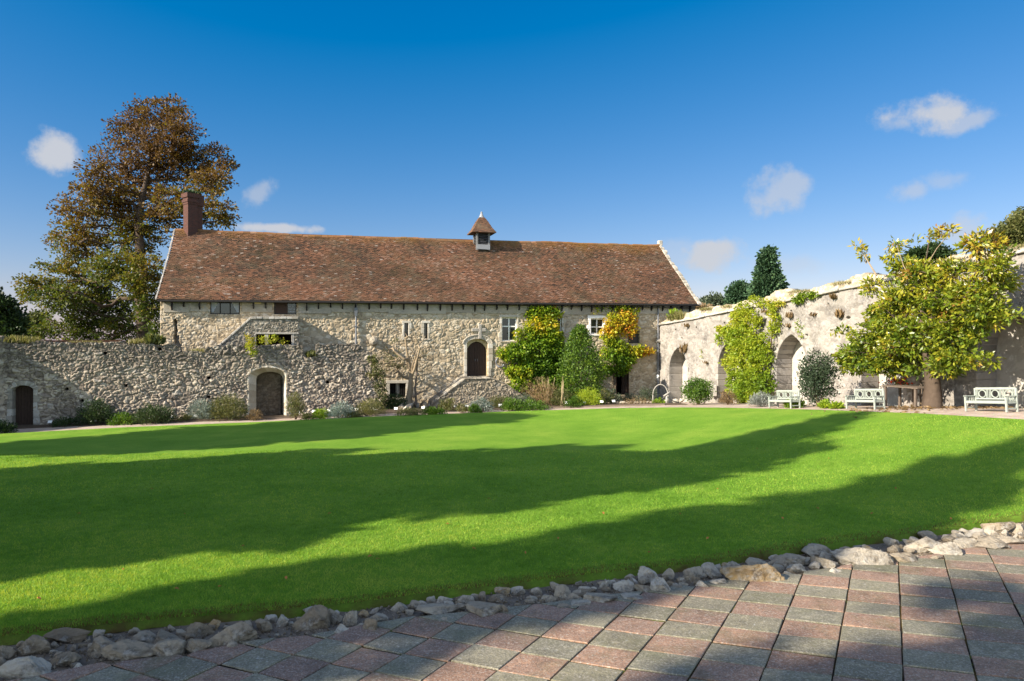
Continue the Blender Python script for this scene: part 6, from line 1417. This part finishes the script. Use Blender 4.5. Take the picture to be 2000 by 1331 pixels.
# ------------------------------------------------------------------ garden furniture
def make_bench(label, L=1.75):
    root = thing('garden_bench', label, 'bench', (0, 0, 0), 'pale green benches along the arcaded wall')
    # x along the bench, -y to the front
    mb = MB()
    for i in range(5): y = -.24+i*.115; mb.box(-L/2+.02, L/2-.02, y, y+.098, .40, .43)
    mb.box(-L/2+.02, L/2-.02, -.285, -.245, .33, .425); mb.build('seat', M_BENCH, root, bevel=.006)
    for sx in (-1, 1):
        for y, h in ((-.26, .60), (.30, .93)):
            m = MB(); x = sx*(L/2-.035); m.box(x-.035, x+.035, y-.035, y+.035, 0, h); m.build('leg', M_BENCH, root, bevel=.006)
        m = MB(); x = sx*(L/2-.035); m.box(x-.04, x+.04, -.34, .27, .60, .635); m.build('armrest', M_BENCH, root, bevel=.008)
        m = MB(); m.box(x-.02, x+.02, -.225, .265, .33, .39); m.box(x-.02, x+.02, -.225, .265, .12, .17)
        for k in range(4): yy = -.15+k*.1; m.box(x-.012, x+.012, yy, yy+.03, .39, .60)
        m.build('side_rail', M_BENCH, root, bevel=.004)
    m = MB(); m.box(-L/2+.07, L/2-.07, .275, .325, .86, .95); m.box(-L/2+.07, L/2-.07, .28, .32, .47, .53); b = m.build('backrest', M_BENCH, root, bevel=.006)
    n = 3; w = (L-.14)/n
    for i in range(n):
        cx = -L/2+.07+w*(i+.5); m = MB()
        ring = [(cx+.145*math.cos(a), .30, .695+.145*math.sin(a)) for a in np.linspace(0, 2*math.pi, 21)]
        m.tube(ring, .022, 6, caps=False); 
        for a in (math.pi/2, 3*math.pi/2): m.box8([(cx+r*math.cos(a)-.015+(.0), y, .695+r*math.sin(a)-.015+dz) for dz in (0, .03) for (r, y) in ((.14, .285), (.20, .285), (.20, .315), (.14, .315))])
        m.build('ring', M_BENCH, b)
        for k in (-1, 1):
            for q in (0, 1): m = MB(); x = cx+k*(w/2-.035-q*.055); m.box(x-.012, x+.012, .29, .31, .53, .86); m.build('splat', M_BENCH, b)
    return root
def copy_tree(o, par=None):
    c = o.copy(); COL.objects.link(c)
    if par is not None: c.parent = par; c.matrix_parent_inverse = o.matrix_parent_inverse.copy()
    for ch in [x for x in list(COL.objects) if x.parent == o]: copy_tree(ch, c)
    return c
def place(o, px, py, off, rz, label=None, group=None):
    g = G(px, py); o.location = g; o.rotation_euler = (0, 0, rz)
    if label: o['label'] = label
WA = math.atan2(RW.u.y, RW.u.x)          # along the wall
bench = make_bench('pale green slatted bench with ring back, largest and nearest at the right edge')
BS = .74
def bench_at(o, px0, py0, label=None):
    """px,py = photo pixel of the far front foot"""
    g = G(px0, py0); L = (1.75/2-.035)*BS; d = RW.u; n = RW.n; q = g+d*L-n*.26*BS; o.scale = (BS, BS, BS); o.location = (q.x, q.y, Tz(q.x, q.y)); o.rotation_euler = (0, 0, WA)
    dz = Tz(q.x+d.x*L, q.y+d.y*L)-Tz(q.x-d.x*L, q.y-d.y*L); o.rotation_euler = (0, -math.atan2(dz, 2*L), WA)
    if label: o['label'] = label
bench_at(bench, 1887, 804)
b2 = copy_tree(bench); bench_at(b2, 1503, 797, 'pale green bench between the lavender and the tall grey-green shrub')
b3 = copy_tree(bench); bench_at(b3, 1654, 799, 'pale green bench left of the dark table in the magnolia shade')
b4 = copy_tree(bench); bench_at(b4, 1999, 803, 'pale green bench cut off by the right edge behind the nearest bench')
b4.location = b4.location - RW.n*.55
def table_set():
    g = G(1742, 797); q = g-RW.n*.7; root = thing('garden_table', 'dark weathered wooden table in the shade left of the magnolia trunk', 'table', (q.x, q.y, Tz(q.x, q.y)))
    o = Vector((q.x, q.y, Tz(q.x, q.y))); u, n = RW.u, RW.n
    def bx(m, a0, a1, b0, b1, z0, z1): m.box8([o+u*a+n*b+Vector((0, 0, z)) for z in (z0, z1) for a, b in ((a0, b0), (a1, b0), (a1, b1), (a0, b1))])
    m = MB(); 
    for k in range(6): bx(m, -.75, .75, -.4+k*.135, -.4+k*.135+.12, .70, .735)
    m.build('tabletop', M_TEAK, root)
    for a in (-.62, .62):
        for b in (-.33, .33): m = MB(); bx(m, a-.035, a+.035, b-.035, b+.035, 0, .70); m.build('leg', M_TEAK, root)
    for i, (da, db, lab) in enumerate(((-.2, -.95, 'weathered slatted chair between the table and the arcaded wall'),)):
        c = o+u*da+n*db; c.z = Tz(c.x, c.y); ch = thing('garden_chair', lab, 'chair', c); f = (o-c); f.z = 0; f.normalize(); s = Vector((f.y, -f.x, 0))
        def cb(m, a0, a1, b0, b1, z0, z1): m.box8([c+s*a+f*b+Vector((0, 0, z)) for z in (z0, z1) for a, b in ((a0, b0), (a1, b0), (a1, b1), (a0, b1))])
        m = MB()
        for k in range(5): cb(m, -.25, .25, -.24+k*.1, -.24+k*.1+.085, .42, .445)
        m.build('seat', M_TEAK, ch)
        for a in (-.23, .23):
            m = MB(); cb(m, a-.025, a+.025, .2, .25, 0, .64); m.build('leg', M_TEAK, ch); m = MB(); cb(m, a-.025, a+.025, -.26, -.21, 0, .95); m.build('leg', M_TEAK, ch); m = MB(); cb(m, a-.03, a+.03, -.26, .27, .64, .67); m.build('armrest', M_TEAK, ch)
        m = MB(); cb(m, -.24, .24, -.25, -.22, .86, .94)
        for k in range(6): x = -.19+k*.075; cb(m, x-.015, x+.015, -.245, -.225, .46, .86)
        m.build('backrest', M_TEAK, ch)
table_set()
def flower_basket():
    u, z = RW.uz(1763, 744); q = RW.p(u, z, .16); root = thing('flower_basket', 'wall basket of red flowers left of the magnolia trunk', 'flower basket', q); rng = np.random.default_rng(3)
    m = MB(); m.tube([RW.p(u, z-.22, .12), RW.p(u, z-.1, .14), RW.p(u, z, .15)], [.07, .15, .2], 10); m.build('basket', M_TEAK, root, smooth=True)
    P = rng.normal(size=(150, 3))*[.22, .22, .07]+np.array(q); link('flowers', leaf_mesh('flowers', P, rng.normal(size=P.shape), .09, .8, rng.random(150), rng), M_TERRA, root)
    P = rng.normal(size=(90, 3))*[.2, .2, .06]+np.array(q)-[0, 0, .07]; link('foliage', leaf_mesh('foliage', P, rng.normal(size=P.shape), .09, .6, rng.random(90), rng), L_GREEN, root)
flower_basket()
def small_things():
    u, z = FAC.uz(976, 707); r = .26     # broken ring hung on the wall
    m = MB(); m.tube([FAC.p(u+r*math.cos(a), z+r*math.sin(a)*1.1, .16+.02*math.sin(3*a)) for a in np.linspace(R(50), R(325), 16)], [.05+.02*math.sin(i*1.3) for i in range(16)], 7)
    o = m.build('wall_ring', M_IRON); props(o, 'open grey metal ring hanging on the wall right of the oak door', 'wall ring')
    g = G(1290, 788); m = MB(); m.tube([g+Vector((.36*math.cos(a)*1.1, .0, .45+.55*math.sin(a))) for a in np.linspace(0, math.pi, 13)], .028, 7); m.tube([g+Vector((-.396, 0, -.05)), g+Vector((-.396, 0, .45))], .028, 7); m.tube([g+Vector((.396, 0, -.05)), g+Vector((.396, 0, .45))], .028, 7)
    o = m.build('garden_hoop', M_GREYSTONE, smooth=True); add_mortar(o); props(o, 'pale arched hoop standing in the bed at the house corner', 'hoop')
    g = G(1302, 789); m = MB(); m.tube([g+Vector((0, 0, -.05)), g+Vector((0, 0, .42))], .05, 8); m.tube([g+Vector((-.05, 0, .42)), g+Vector((.42, .25, .12)), g+Vector((.75, .3, .02))], .03, 6); m.tube([g+Vector((-.16, -.02, .40)), g+Vector((.2, .02, .62))], .045, 7)
    o = m.build('water_pump', M_GREYSTONE, bevel=0, smooth=True); add_mortar(o); props(o, 'small pale hand pump on a post at the left foot of the first arch', 'pump')
    u, z = RW.uz(1297, 736); m = MB(); c = RW.p(.10, z, .12); m.tube([c+RW.n*-.1, c, c+RW.n*.1], [.05, .13, .11], 10); o = m.build('wall_lamp', M_WHITE, smooth=True); props(o, 'small round white lamp on the end of the arcaded wall', 'lamp')
    u, z = RW.uz(1298, 666); c = RW.p(.16, z, .1); m = MB(); m.tube([c-RW.n*.1, c+RW.n*.14], [.13, .09], 8); o = m.build('stone_boss', M_GREYSTONE); add_mortar(o); props(o, 'small projecting stone on the edge of the arcaded wall by the drainpipe', 'stone')
    g = G(1399, 790); q = RW.p(RW.u_at(1399), Tz(g.x, g.y), .35); m = MB(); m.box(q.x-.05, q.x+.30, q.y-.15, q.y+.15, q.z, q.z+.62); o = m.build('stone_post', M_NICHE, bevel=.03); add_mortar(o); props(o, 'short pale stone post beside the brown heather', 'post')
    # cane tripod and pale dead stems
    for px, py, h, lab in ((1068, 794, 58, 'leaning pale dead stems before the large creeper'), (1099, 795, 62, 'upright pale canes beside the tall columnar shrub')):
        g = G(px, py); k = g.y/F; m = MB(); rg = random.Random(px)
        for i in range(7): m.tube([g+Vector((rg.uniform(-.15, .15), rg.uniform(-.1, .1), -.03)), g+Vector((rg.uniform(-.3, .45) if px < 1080 else rg.uniform(-.08, .08), rg.uniform(-.2, .2), h*k*rg.uniform(.7, 1)))], [.016, .008], 5)
        o = m.build('dry_stems', M_STRAW); props(o, lab, 'dry stems')
    # fallen leaves on the grass
    rng = np.random.default_rng(88)
    for i, (px, py) in enumerate([(433,1154),(742,1099),(718,1096),(1027,1089),(470,1075),(1270,1086),(1858,1021),(1530,1020),(960,980),(1180,1010),(240,1120),(360,1010),(1400,960),(150,1010),(640,1010),(870,1030),(300,960),(520,900),(760,930),(1120,900),(1330,1010),(1480,880),(1620,900),(1750,960),(1700,1010),(930,1080),(560,1140),(80,1180),(350,1160),(1090,1060),(1380,1060),(1600,1000)]):
        g = G(px, py); s = .045*rng.uniform(.7, 1.3); m = MB(); a = rng.uniform(0, 6); c_, s_ = math.cos(a), math.sin(a)
        pts = [(0, 0, .0), (s*.5, s*.35, .02), (s, .1*s, .03), (s*1.5, 0, .01), (s, -.3*s, .028), (s*.5, -.35*s, .018)]
        P = [Vector((x*c_-y*s_, x*s_+y*c_, z+.05))+g for x, y, z in pts]; m.prism(P, (0, 0, .0015))
        o = m.build('fallen_leaf', m_plain('fallen_leaf', (.38, .16, .04), .7, .2, .2) if 'fallen_leaf' not in MATS else MATS['fallen_leaf']); props(o, 'single dry orange leaf lying on the mown grass', 'leaf', 'fallen leaves on the lawn')
small_things()
# ------------------------------------------------------------------ real grass blades on the nearer lawn
def grass():
    rng = np.random.default_rng(2); n = 620000
    px = rng.uniform(-150, 2150, n); t = rng.random(n)**1.0
    yn = interp_poly(NEAR, px)-1.0
    # even over the ground near the viewer, thinning with distance
    r = 1/(1/5.8-(1/5.8-1/21.0)*rng.random(n)**1.25); ang = rng.uniform(-.74, .74, n)
    X = r*ang; Yv = r.copy()
    dn = EYE-T(X, Yv); pyv = 665+dn*F/Yv; pxv = 1000+F*X/Yv
    k = (pyv < interp_poly(NEAR, pxv)-.5) & (pyv > interp_poly(FAR, pxv)+2)
    X, Yv, r, pyv, pxv = X[k], Yv[k], r[k], pyv[k], pxv[k]; n = len(X)
    h = rng.uniform(.018, .042, n)*np.clip(.75+r*.025, .8, 1.2); w = rng.uniform(.0028, .0048, n)*np.clip(r/7, 1, 2.6)
    a = rng.uniform(0, 2*math.pi, n); lean = rng.normal(0, .45, (n, 2))
    B = np.stack([X, Yv, T(X, Yv)+.028], -1); sx = np.stack([np.cos(a)*w, np.sin(a)*w, 0*a], -1); tip = B+np.stack([lean[:, 0]*h, lean[:, 1]*h, h], -1)
    V = np.stack([B-sx, B+sx, tip], 1).reshape(-1, 3); tone = np.clip(.5+.9*(fbm(X*.7, Yv*.7, 3, 5)-.5)+.5*(vn(X*9, Yv*9, 4)-.5)+rng.normal(0, .18, n), 0.12, 1)
    near = interp_poly(NEAR, pxv)-pyv < 9+9*fbm(pxv*.012, pxv*0, 6); tone = np.where(near & (rng.random(n) < .45), rng.uniform(0, .08, n), tone)
    me = raw_mesh('lawn_blades', V, [np.arange(n*3).reshape(-1, 3)], {'tone': np.repeat(tone, 3)})
    m = m_leaf('grass_blade', [(0, (.16, .10, .035)), (.09, (.13, .10, .03)), (.12, (.095, .215, .018)), (.5, (.185, .36, .036)), (1, (.36, .46, .075))], .4, .6, .15, (1.6, 1.25, .4))
    o = link('lawn_blades', me, m); props(o, 'short mown grass blades on the nearer lawn', 'grass', kind='stuff')
grass()
